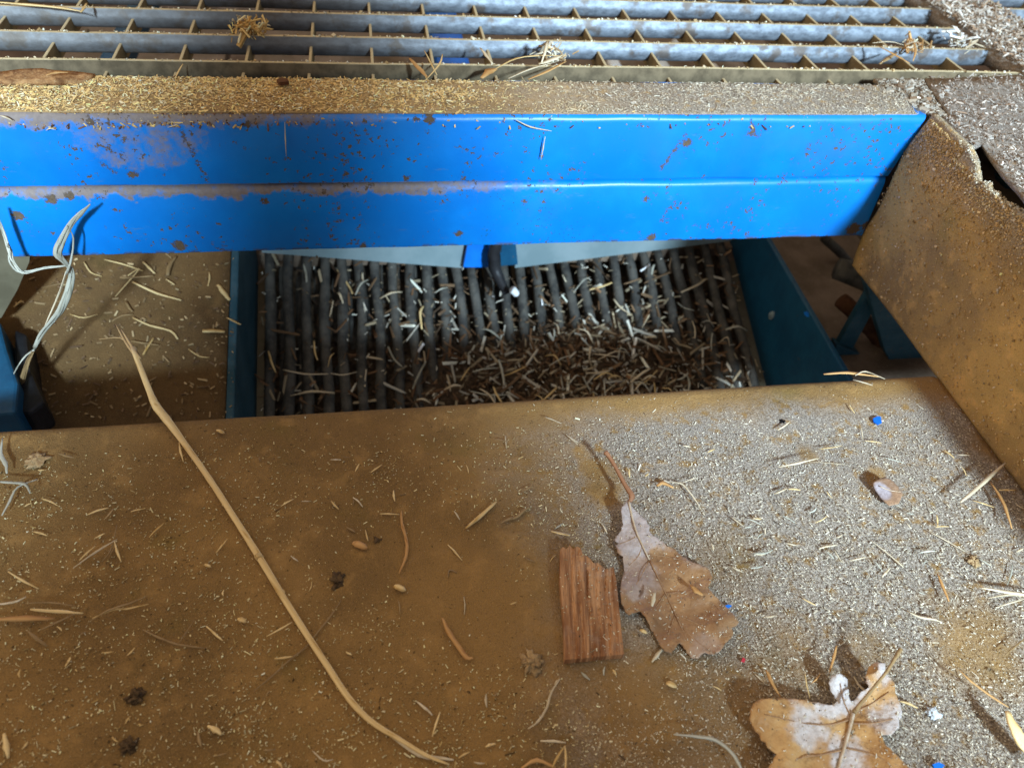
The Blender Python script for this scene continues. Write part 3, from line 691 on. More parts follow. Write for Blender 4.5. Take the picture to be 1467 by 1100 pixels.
# notable pieces
NB = [
 ('splinter', C(*c4, [(128, 400), (230, 378), (342, 352)]), 5, M_STRAW2, .03, 'white splinter above a brown patch at the right of the floor', 'splinter'),
 ('straw', C(*c4, [(300, 372), (400, 378), (492, 388)]), 1.8, M_STRAW2, .006, 'thin pale straw touching the right end of the white splinter', 'straw'),
 ('wood_splinter', C(*c4, [(1085, 585), (1150, 530), (1240, 450), (1322, 378)]), 7.5, M_STRAW2, .035, 'brown and cream splinter near the crease of the side sheet', 'splinter'),
 ('wood_splinter', C(*c4, [(1243, 478), (1300, 565), (1330, 640), (1355, 722)]), 6.5, M_STRAW3, .02, 'orange curved splinter below the cream one by the crease', 'splinter'),
 ('wood_splinter', C(*c4, [(965, 958), (990, 1020), (1025, 1105)]), 6, M_STRAW3, .012, 'stubby orange splinter right of centre in the grey dust', 'splinter'),
 ('straw', C(*c4, [(1195, 1032), (1300, 1050), (1430, 1068), (1560, 1090)]), 6, M_STRAW2, .03, 'thick cream straw running off the right edge', 'straw'),
 ('straw', C(*c4, [(1230, 1088), (1330, 1070), (1440, 1078)]), 4, M_STRAW2, .012, 'pale straw tucked under the thick cream one at the right edge', 'straw'),
 ('straw', C(*c5, [(1345, 218), (1400, 200), (1480, 178)]), 3, M_STRAW2, .01, 'pale straw leaving the right edge below the thick one', 'straw'),
 ('straw', C(*c5, [(1380, 435), (1420, 400), (1475, 355)]), 3, M_STRAWB, .015, 'greyish twig at the right edge above the yellow wood piece', 'twig'),
 ('wood_splinter', C(*c5, [(940, 235), (1000, 262), (1060, 272), (1095, 285)]), 4.2, M_STRAW2, .01, 'white curved splinter above the lower oak leaf', 'splinter'),
 ('twig', C(*c5, [(1175, 498), (1215, 540), (1260, 575), (1330, 625), (1398, 668)]), 3.6, M_STRAW3, .045, 'orange twig slanting right of the lower oak leaf', 'twig'),
 ('splinter', C(*c5, [(305, 498), (325, 545), (345, 580), (372, 622)]), 4.2, M_STRAW3, .03, 'orange splinter standing above the left lobe of the lower leaf', 'splinter'),
 ('splinter', C(*c5, [(624, 390), (612, 440), (592, 512)]), 4.4, M_STRAW3, .03, 'orange splinter upright above the round lobe of the lower leaf', 'splinter'),
 ('straw', C(*c5, [(480, 506), (490, 570), (505, 632)]), 2, M_STRAW, .02, 'thin yellow straw between the two orange splinters', 'straw'),
 ('straw', C(*c5, [(510, 560), (530, 545), (550, 518)]), 2.5, M_STRAW3, .012, 'tiny orange fibre right of the thin yellow straw', 'fibre'),
 ('grass_blade', C(*c5, [(-110, 790), (0, 800), (80, 815), (140, 860), (180, 915), (215, 990)]), 5, M_GRASS, .03, 'pale curved grass blade at the bottom left of the lower leaf', 'grass'),
 ('straw', C(*c3, [(575, 215), (625, 220), (650, 240), (685, 285), (716, 335)]), 3.2, M_STRAW2, .012, 'bent pale fibre right of the stalk of the larger leaf', 'fibre'),
 ('straw', C(*c3, [(635, 217), (665, 205), (702, 194)]), 2.4, M_STRAW2, .012, 'short white fibre at the elbow of the bent one', 'fibre'),
 ('bark_chip', C(*c3, [(522, 232), (550, 218), (596, 240)]), 9, M_STRAW3, .010, 'orange bark chip beside the bent pale fibre', 'bark chip'),
 ('splinter', C(*c3, [(500, 1002), (522, 972), (550, 938)]), 6, M_STRAW2, .006, 'cream splinter touching the lower edge of the larger leaf', 'splinter'),
 ('straw', C(*c3, [(925, 515), (955, 528), (985, 530), (1030, 510)]), 3, M_STRAW2, .01, 'curved white fibre right of the larger oak leaf', 'fibre'),
 ('splinter', C(*c3, [(1000, 1035), (1015, 1062), (1032, 1096)]), 5, M_STRAW3, .012, 'orange splinter in the brown shade left of the lower leaf', 'splinter'),
 ('straw', C(*c1, [(1075, 572), (1035, 630), (990, 685), (960, 722), (905, 765), (860, 808), (800, 856)]), 3, M_STRAWB, .008, 'thin bent stem crossing under the long golden straw', 'stem'),
 ('straw', C(*c1, [(230, 470), (300, 420), (370, 378)]), 3.4, M_STRAW2, .02, 'cream straw in the small tangle left of the long straw', 'straw'),
 ('straw', C(*c1, [(322, 448), (350, 410), (368, 335)]), 3, M_STRAWB, .012, 'brown straw crossing the cream one in the small tangle', 'straw'),
 ('straw', C(*c1, [(450, 663), (500, 688), (560, 710), (647, 722)]), 3.2, M_STRAWB, .008, 'curved tan straw below the straw bundle', 'straw'),
 ('straw', C(*c1, [(560, 710), (585, 675), (612, 633)]), 2, M_STRAWB, .01, 'short twig rising from the curved tan straw', 'straw'),
 ('straw', C(*c1, [(650, 652), (675, 675), (702, 698)]), 4, M_STRAW, .008, 'bright yellow straw bit left of the long straw', 'straw'),
 ('straw', C(*c1, [(655, 966), (698, 993)]), 8, M_STRAW, .006, 'fat golden straw bit near the bottom of the floor', 'straw'),
 ('straw', C(*c1, [(624, 985), (634, 1032)]), 5, M_STRAWB, .006, 'dull upright straw bit left of the fat golden one', 'straw'),
 ('straw', C(*c1, [(12, 990), (20, 1030), (26, 1068)]), 8, M_STRAW, .006, 'fat yellow straw bit at the bottom left edge', 'straw'),
 ('straw', C(*c1, [(-30, 632), (80, 628), (172, 628)]), 9, M_STRAW3, .010, 'thick brown stalk at the root of the left straw bundle', 'straw'),
 ('straw', C(*c1, [(95, 600), (180, 606), (262, 612)]), 6, M_STRAW, .025, 'golden stalk on top of the left straw bundle', 'straw'),
 ('straw', C(*c1, [(278, 640), (340, 603), (410, 580), (462, 558)]), 3, M_STRAWB, .02, 'upper of two thin stems leaving the bundle to the right', 'straw'),
 ('straw', C(*c1, [(290, 628), (360, 600), (400, 598), (468, 583)]), 3, M_STRAW, .015, 'lower of two thin stems leaving the bundle to the right', 'straw'),
 ('straw', C(*c1, [(-30, 585), (40, 578), (82, 560)]), 4, M_STRAW2, .03, 'pale bent stem over the left end of the bundle', 'straw'),
 ('straw', C(*c1, [(125, 665), (180, 640), (240, 612)]), 4, M_STRAWB, .01, 'slanting stem under the left straw bundle', 'straw'),
 ('straw', C(*c1, [(85, 665), (115, 690), (148, 716)]), 5, M_STRAWB, .006, 'frayed brown stem below the left straw bundle', 'straw'),
 ('straw', C(*c1, [(80, 580), (160, 578), (240, 590)]), 3, M_STRAWB, .012, 'thin brown stem behind the left straw bundle', 'straw'),
 ('grass_blade', C(*c1, [(8, 60), (2, 110), (18, 140), (22, 172)]), 6, M_GRASS, .02, 'grey grass blade at the upper left edge of the floor', 'grass'),
 ('grass_blade', C(*c1, [(5, 305), (30, 260), (55, 215), (118, 190)]), 4, M_GRASS, .02, 'bent grey grass stem below the upper left blade', 'grass'),
 ('grass_blade', C(*c1, [(-20, 195), (30, 200), (80, 205), (95, 235)]), 5, M_GRASS, .03, 'grey grass blade lying across the bent stem', 'grass'),
 ('bark_curl', C(*c2, [(255, 350), (256, 385), (266, 420), (272, 455), (266, 490), (248, 532)]), 5, M_STRAW3, .010, 'thin brown bark curl in the middle of the floor', 'bark curl'),
 ('wood_splinter', C(*c2, [(443, 400), (485, 365), (532, 322)]), 8, M_STRAW, .008, 'flat tan splinter left of the grey dust', 'splinter'),
 ('wood_splinter', C(*c2, [(375, 662), (392, 700), (415, 735), (445, 776), (465, 778)]), 7, M_STRAW3, .010, 'knobbly orange splinter left of the wood chip', 'splinter'),
 ('root_fibre', C(*c2, [(718, 840), (692, 878), (680, 920), (655, 962), (624, 985)]), 3.2, M_STRAW2, .012, 'curved white root fibre below the wood chip', 'fibre'),
 ('straw', C(*c2, [(345, 1008), (356, 970), (368, 935)]), 3.4, M_STRAW, .008, 'upright straw bit beside the end of the long straw', 'straw'),
 ('straw', C(*c2, [(733, 1110), (735, 1070), (732, 1034)]), 3.5, M_STRAW, .03, 'upright straw at the bottom edge in a bent group', 'straw'),
 ('straw', C(*c2, [(695, 1098), (710, 1068), (730, 1036)]), 4, M_STRAW, .03, 'leaning straw meeting the upright one at the bottom edge', 'straw'),
 ('straw', C(*c2, [(605, 1100), (650, 1076), (705, 1098)]), 6, M_STRAW3, .01, 'orange bent straw at the bottom edge', 'straw'),
 ('splinter', C(*c2, [(390, 448), (410, 468), (432, 494)]), 3.2, M_STRAW, .006, 'slim pale splinter in the middle of the brown floor', 'splinter'),
 ('bark_chip', [(938, 848), (936, 858), (934, 868)], 8, M_STRAW2, .040, 'cream flake lying on the larger oak leaf', 'flake'),
 ('bark_chip', [(990, 838), (998, 846), (1007, 852)], 9, M_STRAW3, .040, 'orange flake lying on the right of the larger oak leaf', 'flake'),
 ('straw', C(*c4, [(610, 780), (700, 850), (786, 926)]), 2.6, M_STRAW2, .008, 'longer pale straw slanting through the grey dust', 'straw'),
 ('straw', C(*c4, [(915, 735), (1010, 785), (1108, 842)]), 2.4, M_STRAW2, .008, 'pale straw right of the slanting one', 'straw'),
 ('splinter', [(1180, 536), (1215, 534), (1262, 540)], 8, M_STRAW3, .055, 'brown splinter resting on the far edge of the floor', 'splinter'),
 ('splinter', [(1225, 538), (1240, 532), (1268, 543)], 4, M_STRAW2, .06, 'white fibre on the brown splinter at the far edge', 'fibre'),
 ('splinter', [(1222, 544), (1238, 548), (1250, 552)], 4, M_STRAW2, .02, 'small white splinter just below the far edge splinter', 'splinter'),
 ('moss_twig', C(*c2, [(545, 385), (570, 372), (590, 368), (610, 350), (630, 335)]), 5, M_STRAWB, .008, 'dull curled twig right of the flat tan splinter', 'twig'),
]
for nm, pts, wp, mt, lf, lab, cat in NB: bit(nm, pts, wp, mt, lf, lab, cat)
# plain small straws
SB = [C(*c1, q) for q in [[(470, 373), (516, 329)], [(680, 422), (716, 378)], [(130, 250), (182, 273)], [(183, 108), (234, 123)], [(275, 302), (342, 280)], [(328, 317), (358, 282)], [(412, 292), (446, 284)],
     [(25, 480), (70, 508), (122, 535)], [(250, 445), (300, 400)], [(565, 70), (578, 135)], [(1040, 258), (1066, 280)], [(885, 275), (925, 252)], [(950, 260), (975, 260)], [(840, 685), (920, 640)], [(205, 780), (222, 750)],
     [(320, 735), (358, 732)], [(400, 745), (425, 720)], [(676, 1062), (715, 1052)], [(830, 1043), (868, 1040)], [(985, 1045), (1020, 1075), (1050, 1072)], [(870, 1078), (890, 1100)], [(105, 355), (150, 368)], [(395, 960), (412, 935)], [(865, 755), (922, 748)],
     [(300, 375), (330, 360)], [(345, 435), (365, 402)], [(360, 385), (382, 450)], [(915, 430), (940, 448)]]]
SB += [C(*c2, q) for q in [[(50, 320), (72, 345)], [(113, 310), (142, 338)], [(437, 600), (438, 652)], [(246, 612), (250, 650)], [(502, 883), (504, 922)], [(232, 290), (236, 322)], [(150, 405), (158, 438)], [(95, 398), (120, 412)],
     [(192, 358), (250, 360)], [(165, 238), (198, 215)], [(692, 408), (748, 420)], [(605, 292), (638, 275)], [(530, 140), (566, 148)], [(558, 130), (562, 168)], [(672, 75), (722, 95)], [(735, 128), (770, 150)], [(612, 485), (642, 497)],
     [(390, 545), (395, 522), (418, 530)], [(48, 200), (78, 200)], [(300, 905), (345, 945)], [(500, 1038), (530, 1028)], [(660, 1020), (735, 1025)], [(78, 190), (102, 194)], [(408, 350), (425, 375)], [(120, 235), (132, 212)], [(422, 1070), (455, 1052)], [(466, 1082), (498, 1085)]]]
SB += [C(*c4, q) for q in [[(498, 70), (529, 116)], [(583, 262), (672, 273)], [(562, 185), (573, 256)], [(678, 347), (792, 379)], [(143, 650), (216, 691)], [(323, 691), (386, 655)], [(634, 890), (673, 946)], [(673, 977), (717, 927)],
     [(998, 310), (1052, 352)], [(1073, 335), (1136, 338)], [(1088, 393), (1116, 446)], [(1148, 574), (1262, 611)], [(-5, 852), (60, 850), (100, 832)], [(868, 850), (952, 838)], [(168, 798), (232, 812)], [(1288, 520), (1372, 522)],
     [(1180, 878), (1242, 916)], [(343, 826), (436, 808)], [(505, 892), (590, 872)], [(105, 541), (182, 504)], [(180, 515), (245, 520)], [(340, 305), (462, 288)], [(380, 525), (410, 562)], [(960, 650), (966, 712)], [(955, 715), (1025, 712)],
     [(800, 690), (826, 722)], [(420, 830), (462, 900)], [(375, 840), (420, 880)], [(1375, 592), (1419, 618)], [(1380, 845), (1419, 825)], [(290, 640), (330, 612)], [(435, 770), (465, 752)], [(20, 770), (48, 748)], [(0, 670), (40, 673)], [(800, 638), (842, 648)], [(125, 205), (190, 160)]]]
SB += [C(*c5, q) for q in [[(150, 35), (200, 60)], [(795, 10), (830, 55)], [(885, 0), (925, 40)], [(828, 82), (864, 42)], [(905, 640), (988, 671)], [(255, 517), (302, 561)], [(1265, 0), (1320, 30)], [(300, 262), (345, 255)], [(1390, 120), (1415, 20)], [(700, 530), (735, 580), (800, 632)], [(1050, 378), (1085, 378)], [(990, 148), (1020, 160)], [(470, 180), (530, 210)]]]
SB += [C(*c3, q) for q in [[(58, 430), (142, 449)], [(848, 368), (907, 411)], [(75, 420), (110, 395)], [(635, 55), (670, 62)], [(125, 8), (175, 50)], [(760, 480), (770, 515)], [(838, 485), (852, 528)], [(915, 375), (975, 400)], [(940, 375), (980, 375)], [(905, 415), (940, 408)], [(1030, 270), (1069, 245)],
     [(290, 1060), (296, 1020)], [(190, 1045), (230, 1080)], [(285, 400), (305, 440)], [(330, 1035), (345, 1060)], [(75, 1100), (100, 1075)], [(745, 85), (775, 70)], [(470, 190), (485, 175)], [(930, 590), (985, 582)], [(305, 675), (318, 705)], [(310, 742), (355, 748)], [(400, 155), (404, 195)]]]
for q in SB:
    rt = q[0][0] > 760
    bit('straw_bit', q, rng.uniform(2.2, 4.2), rng.choice([M_STRAW2, M_STRAW2, M_STRAW, M_GRASS] if rt else [M_STRAW, M_STRAW, M_STRAWB, M_STRAW2]), rng.uniform(.004, .016))
cnt = 0
while cnt < 35:
    a, b = rng.uniform(-20, 1460), rng.uniform(620, 1110)
    if b < 640-.05*a or (a > 1340 and b < 560+(a-1340)*1.35+40): continue
    if 800 < a < 1060 and 640 < b < 950: continue
    L = rng.uniform(5, 15); th = rng.uniform(0, math.pi); cnt += 1
    rt = a > 760
    bit('straw_bit', [(a, b), (a+L*math.cos(th)*.6+rng.uniform(-2, 2), b+L*math.sin(th)*.5), (a+L*math.cos(th), b+L*math.sin(th))], rng.uniform(1.6, 3.4),
        rng.choice([M_STRAW2, M_GRASS, M_STRAW] if rt else [M_STRAW, M_STRAWB]), rng.uniform(.003, .01))
for px, py, a, lab in [(516, 781, 10, 'oval husk left of the brown bark curl'), (316, 618, 5.5, 'small round seed just below the far edge'), (298, 810, 4.5, 'pale round seed left of the long straw'), (922, 904, 5, 'orange seed between wood chip and larger leaf'),
                       (347, 888, 6, 'yellow grain left of the long straw, above the golden bit'), (962, 980, 7, 'yellow seed below the larger oak leaf'), (573, 842, 8, 'pale chip below the brown bark curl')]:
    v, f = tube_vf([pz(px-a, py-a*.35, .008), pz(px-a*.4, py-a*.2, .012), pz(px+a*.5, py+a*.2, .012), pz(px+a, py+a*.45, .008)], [.3*a*PXU, .55*a*PXU, .5*a*PXU, .25*a*PXU], 8, .6, 3, .05, rng)
    mt = M_STRAW if 'husk' not in lab else M_STRAW3
    tag(mk('seed', v, f, mt, None, True, cols=stripes(v, 8, mt.name, rng)), lab, 'seed')

# small crumbs and clods
def clod(px, py, r, mat, lab, cat='clod', onto=None, name='clod', h=.7, n=4):
    onto = onto or pz
    c = onto(px, py, 0); bm = bmesh.new(); bmesh.ops.create_icosphere(bm, subdivisions=n, radius=1)
    V = []
    for q in bm.verts:
        k = .75+.9*noise.noise(q.co*1.5+Vector((px, py, 0)))+.7*noise.noise(q.co*3.7+Vector((px, py, 0)))+.3*noise.noise(q.co*9)
        V.append((c[0]+q.co.x*k*r*PXU, c[1]+q.co.y*k*r*PXU, c[2]+(q.co.z*k*h+.3)*r*PXU))
    F = [tuple(w_.index for w_ in q.verts) for q in bm.faces]; bm.free()
    return tag(mk(name, V, F, mat, None, True), lab, cat)
M_CLOD = mat_plain('brown_clod', (.07, .04, .018), (.16, .10, .05), 300, .95, .8, .001)
M_CLOD2 = mat_plain('tan_crumb', (.35, .22, .10), (.55, .38, .2), 300, .9, .8, .001)
for px, py, r, m_, lab in [(484, 833, 10, M_CLOD, 'dark curled clod between the long straw and the bark curl'), (195, 998, 10, M_CLOD, 'dark clod in the lower left of the floor'), (185, 1070, 9, M_CLOD, 'lumpy clod near the bottom left edge'),
                           (760, 950, 14, M_CLOD2, 'brown crumb with fibres below the wood chip'), (1243, 985, 7, M_CLOD, 'dark crumb on the lower oak leaf'), (54, 660, 13, M_CLOD2, 'tan crumb patch at the upper left of the floor'),
                           (1395, 805, 9, M_CLOD2, 'orange crumb in the grey dust at the right'), (540, 775, 6, M_CLOD, 'small dark crumb beside the oval husk'), (820, 885, 5, M_CLOD2, 'orange crumb at the left edge of the wood chip'),
                           (1335, 1022, 9, M_WHITE, 'white crumb right of the lower oak leaf'), (1120, 605, 5, M_GRASS, 'pale bluish crumb at the top of the grey dust')]:
    clod(px, py, r, m_, lab, 'crumb', h=.16 if r == 13 and px < 60 else .4)
for (px, py, s, lab) in [(1258, 601, 9, 'small blue paint flake on the grey dust'), (1345, 1098, 13, 'blue plastic bit at the bottom edge'), (1044, 867, 4, 'tiny blue speck beside the larger oak leaf')]:
    rr = random.Random(int(px)); ol = [(px+s*math.cos(a)*rr.uniform(.35, 1.35), py+s*.6*math.sin(a)*rr.uniform(.35, 1.3)) for a in [k*math.pi/4 for k in range(8)]]
    v, f = cdt_patch(ol, 4, lambda a, b: pz(a, b, .012), .004)
    tag(mk('paint_flake', v, f, M_BLUE), lab, 'paint flake')
v, f = tube_vf([pz(1063, 944, .008), pz(1067, 946, .008)], [.006, .005], 6, .8)
M_RED = mat_plain('red_plastic', (.5, .03, .05), (.6, .06, .07), 100)
tag(mk('red_speck', v, f, M_RED), 'tiny red speck below the larger oak leaf', 'speck')

# ------------------------------------------------------------------ wood chip
M_WOOD = NT('brown_softwood', .75, 0, .25)
A_ = pz(812, 785, 0)*U; B_ = pz(850, 945, 0)*U
def _wood():
    s = M_WOOD; o1 = pz(803, 785); o2 = pz(810, 942); g = nrm((o2-o1)[:2]); sx, sy = g[1], -g[0]
    d = s.n('ShaderNodeVectorMath', operation='DOT_PRODUCT'); s.put(d.inputs[0], s.pos); d.inputs[1].default_value = (sx, sy, 0)
    e = s.n('ShaderNodeVectorMath', operation='DOT_PRODUCT'); s.put(e.inputs[0], s.pos); e.inputs[1].default_value = (g[0], g[1], 0)
    cb = s.n('ShaderNodeCombineXYZ'); s.put(cb.inputs[0], d.outputs['Value']); s.put(cb.inputs[1], s.math('MULTIPLY', e.outputs['Value'], .06))
    st1 = s.noise(420, 4, .6, cb.outputs[0]); st2 = s.noise(1800, 3, .6, cb.outputs[0])
    c = s.mix(s.ramp(st1, .35, .65), (.24, .10, .04), (.54, .28, .13))
    c = s.mix(s.math('MULTIPLY', s.ramp(st2, .5, .7), .5), c, (.12, .05, .025))
    c = s.mix(s.math('MULTIPLY', s.ramp(s.noise(80, 4), .5, .7), .35), c, (.38, .27, .2))
    s.col(c).bump(st2, .7, .0008)
_wood()
wo = [(803, 786), (807, 783), (812, 786), (816, 780), (821, 786), (827, 782), (832, 785), (835, 793), (841, 796), (846, 800), (850, 806), (857, 806), (863, 811), (868, 815), (873, 813), (879, 812), (883, 830), (888, 880), (894, 937), (870, 939), (840, 942), (809, 945), (808, 900), (802, 830)]
def wood_fn(px, py):
    u = (px-803-(py-785)*.045)/80.0
    gr = 0
    for c_, w_, d_ in [(.17, .03, .006), (.30, .02, .005), (.46, .025, .009), (.62, .015, .004), (.78, .02, .006), (.9, .015, .004)]:
        gr -= d_*math.exp(-((u-c_-.02*math.sin(py*.05))/w_)**2)
    if u > .5: gr -= .006
    return pz(px, py, .030+gr+.008*(945-py)/160)
v, f = cdt_patch(wo, 3.2, wood_fn, .020)
tag(bevel(mk('wood_chip', v, f, M_WOOD.m), .001, 1), 'ribbed brown wood chip left of the larger oak leaf', 'wood chip')

# ------------------------------------------------------------------ leaves
def mat_leaf(name, c1, c2, bloom, spots, vein_dir):
    s = NT(name, .55, 0, .35)
    s.b.inputs['Sheen Weight'].default_value = .15
    c = s.mix(s.ramp(s.noise(40, 5, .6), .35, .65), c1, c2)
    c = s.mix(s.math('MULTIPLY', s.ramp(s.noise(150, 6, .75, dist=.5), .48, .7), .7), c, tuple(v*.5 for v in c1))
    c = s.mix(s.math('MULTIPLY', s.ramp(s.noise(26, 3), .52, .7), .5), c, tuple(v*.6 for v in c1))
    k = None
    for (p, r, a) in spots:
        d = s.n('ShaderNodeVectorMath', operation='DISTANCE'); s.put(d.inputs[0], s.pos); d.inputs[1].default_value = tuple(W(p))
        q = s.math('MULTIPLY', s.ramp(s.math('ADD', d.outputs['Value'], s.math('MULTIPLY', s.math('SUBTRACT', s.noise(90, 4), .5), r*1.3)), r, r*.55), a)
        k = q if k is None else s.math('MAXIMUM', k, q)
    c = s.mix(k, c, s.mix(s.ramp(s.noise(300, 4, .7), .35, .65), tuple(v*.7 for v in bloom), bloom))
    c = s.mix(s.ramp(s.noise(420, 2), .70, .74), c, (.07, .035, .02))
    s.col(c).bump(s.math('ADD', s.noise(500, 4, .6), s.math('MULTIPLY', s.voro(260), .9)), .7, .0008)
    return s.m
l1 = C(*c3, [(400, 285), (412, 320), (440, 350), (470, 375), (490, 405), (495, 440), (520, 455), (560, 485), (610, 515), (660, 555), (710, 575), (745, 590), (765, 620), (760, 655), (745, 675), (775, 710), (820, 755), (860, 795), (882, 828), (868, 845), (848, 852), (858, 875), (850, 895),
     (820, 920), (800, 955), (775, 968), (735, 960), (715, 968), (705, 985), (680, 985), (655, 960), (635, 930), (618, 918), (600, 945), (585, 965), (560, 955), (535, 925), (510, 880), (490, 840), (470, 800), (455, 780), (430, 785), (400, 795), (380, 775), (367, 740), (362, 690),
     (368, 640), (378, 590), (375, 540), (350, 520), (342, 490), (360, 483), (338, 468), (345, 452), (365, 435), (372, 400), (370, 360), (365, 330), (385, 305)])
rib1 = C(*c3, [(400, 300), (415, 370), (440, 450), (490, 555), (560, 700), (630, 850), (690, 975)])
def dist_rib(px, py, rib):
    best = 1e9
    for i in range(len(rib)-1):
        a, b = np.array(rib[i]), np.array(rib[i+1]); p = np.array((px, py)); t = np.clip(np.dot(p-a, b-a)/np.dot(b-a, b-a), 0, 1)
        best = min(best, np.linalg.norm(p-a-t*(b-a)))
    return best
def leaf1_lift(px, py):
    t = (py-713)/230.0
    d = dist_rib(px, py, rib1)
    return .012+.035*max(0, .35-t)/.35+.010*min(1, d/50)**1.5+.016*max(0, (px-985)/60)*(1-abs(t-.5))+.006*noise.noise(Vector((px*.03, py*.03, 0)))+.004*math.sin(py*.12+px*.05)*min(1, d/40)+.010*max(0, t-.85)
def leaf_fn(lift): return lambda a, b: pz(a, b, lift(a, b))
LEAF1 = mat_leaf('oak_leaf_brown', (.27, .135, .055), (.42, .235, .105), (.50, .43, .42), [(pz(905, 755, .04), .026, .8), (pz(905, 820, .02), .020, .45), (pz(1010, 930, .02), .012, .25), (pz(1000, 800, .02), .012, .2)], 0)
lf1 = empty('oak_leaf', pz(940, 850)); tag(lf1, 'larger whole brown oak leaf beside the ribbed wood chip', 'leaf')
v, f = cdt_patch(l1, 3.5, leaf_fn(leaf1_lift), .0035, 2.2); mk('blade', v, f, LEAF1, lf1, True)
def vein(pts, w0, w1, lift, parent, mat, name='vein', off=.003):
    n = len(pts); P = [pz(a, b, lift(a, b)+off) for a, b in pts]
    v, f = tube_vf(P, [(w0+(w1-w0)*i/(n-1))*.5*PXU for i in range(n)], 5, .8, 4, .05, rng); return mk(name, v, f, mat, parent, True)
M_VEIN = mat_fibre('leaf_vein', (.45, .32, .2), (.6, .48, .36)); M_VEIN2 = mat_fibre('leaf_vein_dull', (.30, .16, .08), (.42, .25, .13))
vein(rib1[:4], 4, 2.4, leaf1_lift, lf1, M_VEIN, 'midrib'); vein(rib1[3:], 2.2, 1, leaf1_lift, lf1, M_VEIN2, 'midrib', .001)
for a in [[(440, 450), (400, 470), (360, 485)], [(460, 490), (440, 540), (400, 580)], [(490, 555), (440, 650), (385, 720)], [(480, 530), (560, 540), (640, 560), (740, 610)], [(560, 700), (650, 700), (760, 740), (850, 830)], [(600, 790), (690, 830), (790, 880), (840, 890)], [(560, 700), (520, 760), (480, 790)], [(640, 860), (710, 920), (760, 955)], [(600, 800), (575, 880), (580, 950)]]:
    vein(C(*c3, a), 1.4, .7, leaf1_lift, lf1, M_VEIN2, off=.0005)
pt = C(*c3, [(405, 300), (412, 272), (385, 230), (345, 155), (318, 110), (298, 84)])
v, f = tube_vf([pz(a, b, .047+.012*i/5) for i, (a, b) in enumerate(pt)], [k*PXU*.5 for k in (6, 10, 7, 6.5, 7, 9)], 7, .9, 4, .08, rng); mk('stalk', v, f, M_PETI, lf1, True, cols=stripes(v, 7, 'leaf_stalk', rng))

l2 = C(*c5, [(240, 665), (272, 634), (320, 628), (380, 626), (440, 630), (500, 640), (560, 655), (605, 655), (628, 642), (615, 615), (595, 590), (585, 555), (600, 525), (635, 515), (665, 530), (676, 560), (674, 605), (688, 640), (700, 640), (722, 612), (742, 598), (768, 578), (752, 530), (770, 485), (800, 462), (838, 472), (838, 505),
     (862, 530), (885, 570), (890, 610), (910, 650), (916, 700), (903, 755), (872, 792), (828, 792), (845, 835), (895, 885), (950, 940), (1000, 1010), (960, 1120), (800, 1180), (500, 1190), (330, 1120), (305, 1000), (312, 945), (350, 882), (300, 825), (248, 765), (233, 710)])
rib2 = C(*c5, [(700, 690), (680, 770), (655, 860), (630, 950), (600, 1080), (570, 1180)])
def leaf2_lift(px, py):
    d = dist_rib(px, py, rib2)
    return .018+.022*min(1, d/70)**1.3+.020*max(0, 1-abs(px-1200)/30)*max(0, (1000-py)/35)+.006*noise.noise(Vector((px*.035, py*.035, 2)))+.020*max(0, 1-math.dist((px, py), (1255, 960))/50)+.012*max(0, 1-math.dist((px, py), (1090, 1010))/50)
LEAF2 = mat_leaf('oak_leaf_bleached', (.40, .20, .065), (.58, .34, .13), (.66, .62, .62), [(pz(1203, 985, .03), .016, .85), (pz(1150, 1040, .02), .014, .75), (pz(1180, 1010, .02), .012, .8), (pz(1255, 965, .02), .011, .8), (pz(1275, 1035, .02), .014, .85), (pz(1215, 1085, .02), .012, .8), (pz(1090, 1000, .02), .005, .6)], 0)
lf2 = empty('oak_leaf', pz(1200, 1060)); tag(lf2, 'orange oak leaf with whitish bloom at the bottom edge', 'leaf')
v, f = cdt_patch(l2, 4, leaf_fn(leaf2_lift), .0035, 3); mk('blade', v, f, LEAF2, lf2, True)
vein(rib2, 5, 3, leaf2_lift, lf2, M_VEIN, 'midrib')
for a in [[(690, 720), (600, 745), (480, 740), (300, 700)], [(690, 710), (660, 650), (640, 560)], [(700, 690), (770, 660), (860, 600)], [(690, 740), (780, 740), (880, 720)], [(655, 860), (560, 880), (450, 900), (340, 980)], [(660, 850), (780, 880), (900, 930)], [(630, 960), (520, 1010), (420, 1080)]]:
    vein(C(*c5, a), 2.4, 1, leaf2_lift, lf2, M_VEIN2, off=.001)
pt = C(*c5, [(702, 692), (728, 655), (765, 610), (810, 555), (850, 505), (885, 450), (912, 405)])
v, f = tube_vf([pz(a, b, .050+.006*i) for i, (a, b) in enumerate(pt)], [k*PXU*.5 for k in (7, 5, 4.2, 4, 4, 4.5, 6)], 7, .9, 4, .08, rng); mk('stalk', v, f, M_PETI, lf2, True, cols=stripes(v, 7, 'weathered_straw', rng)*1.2)

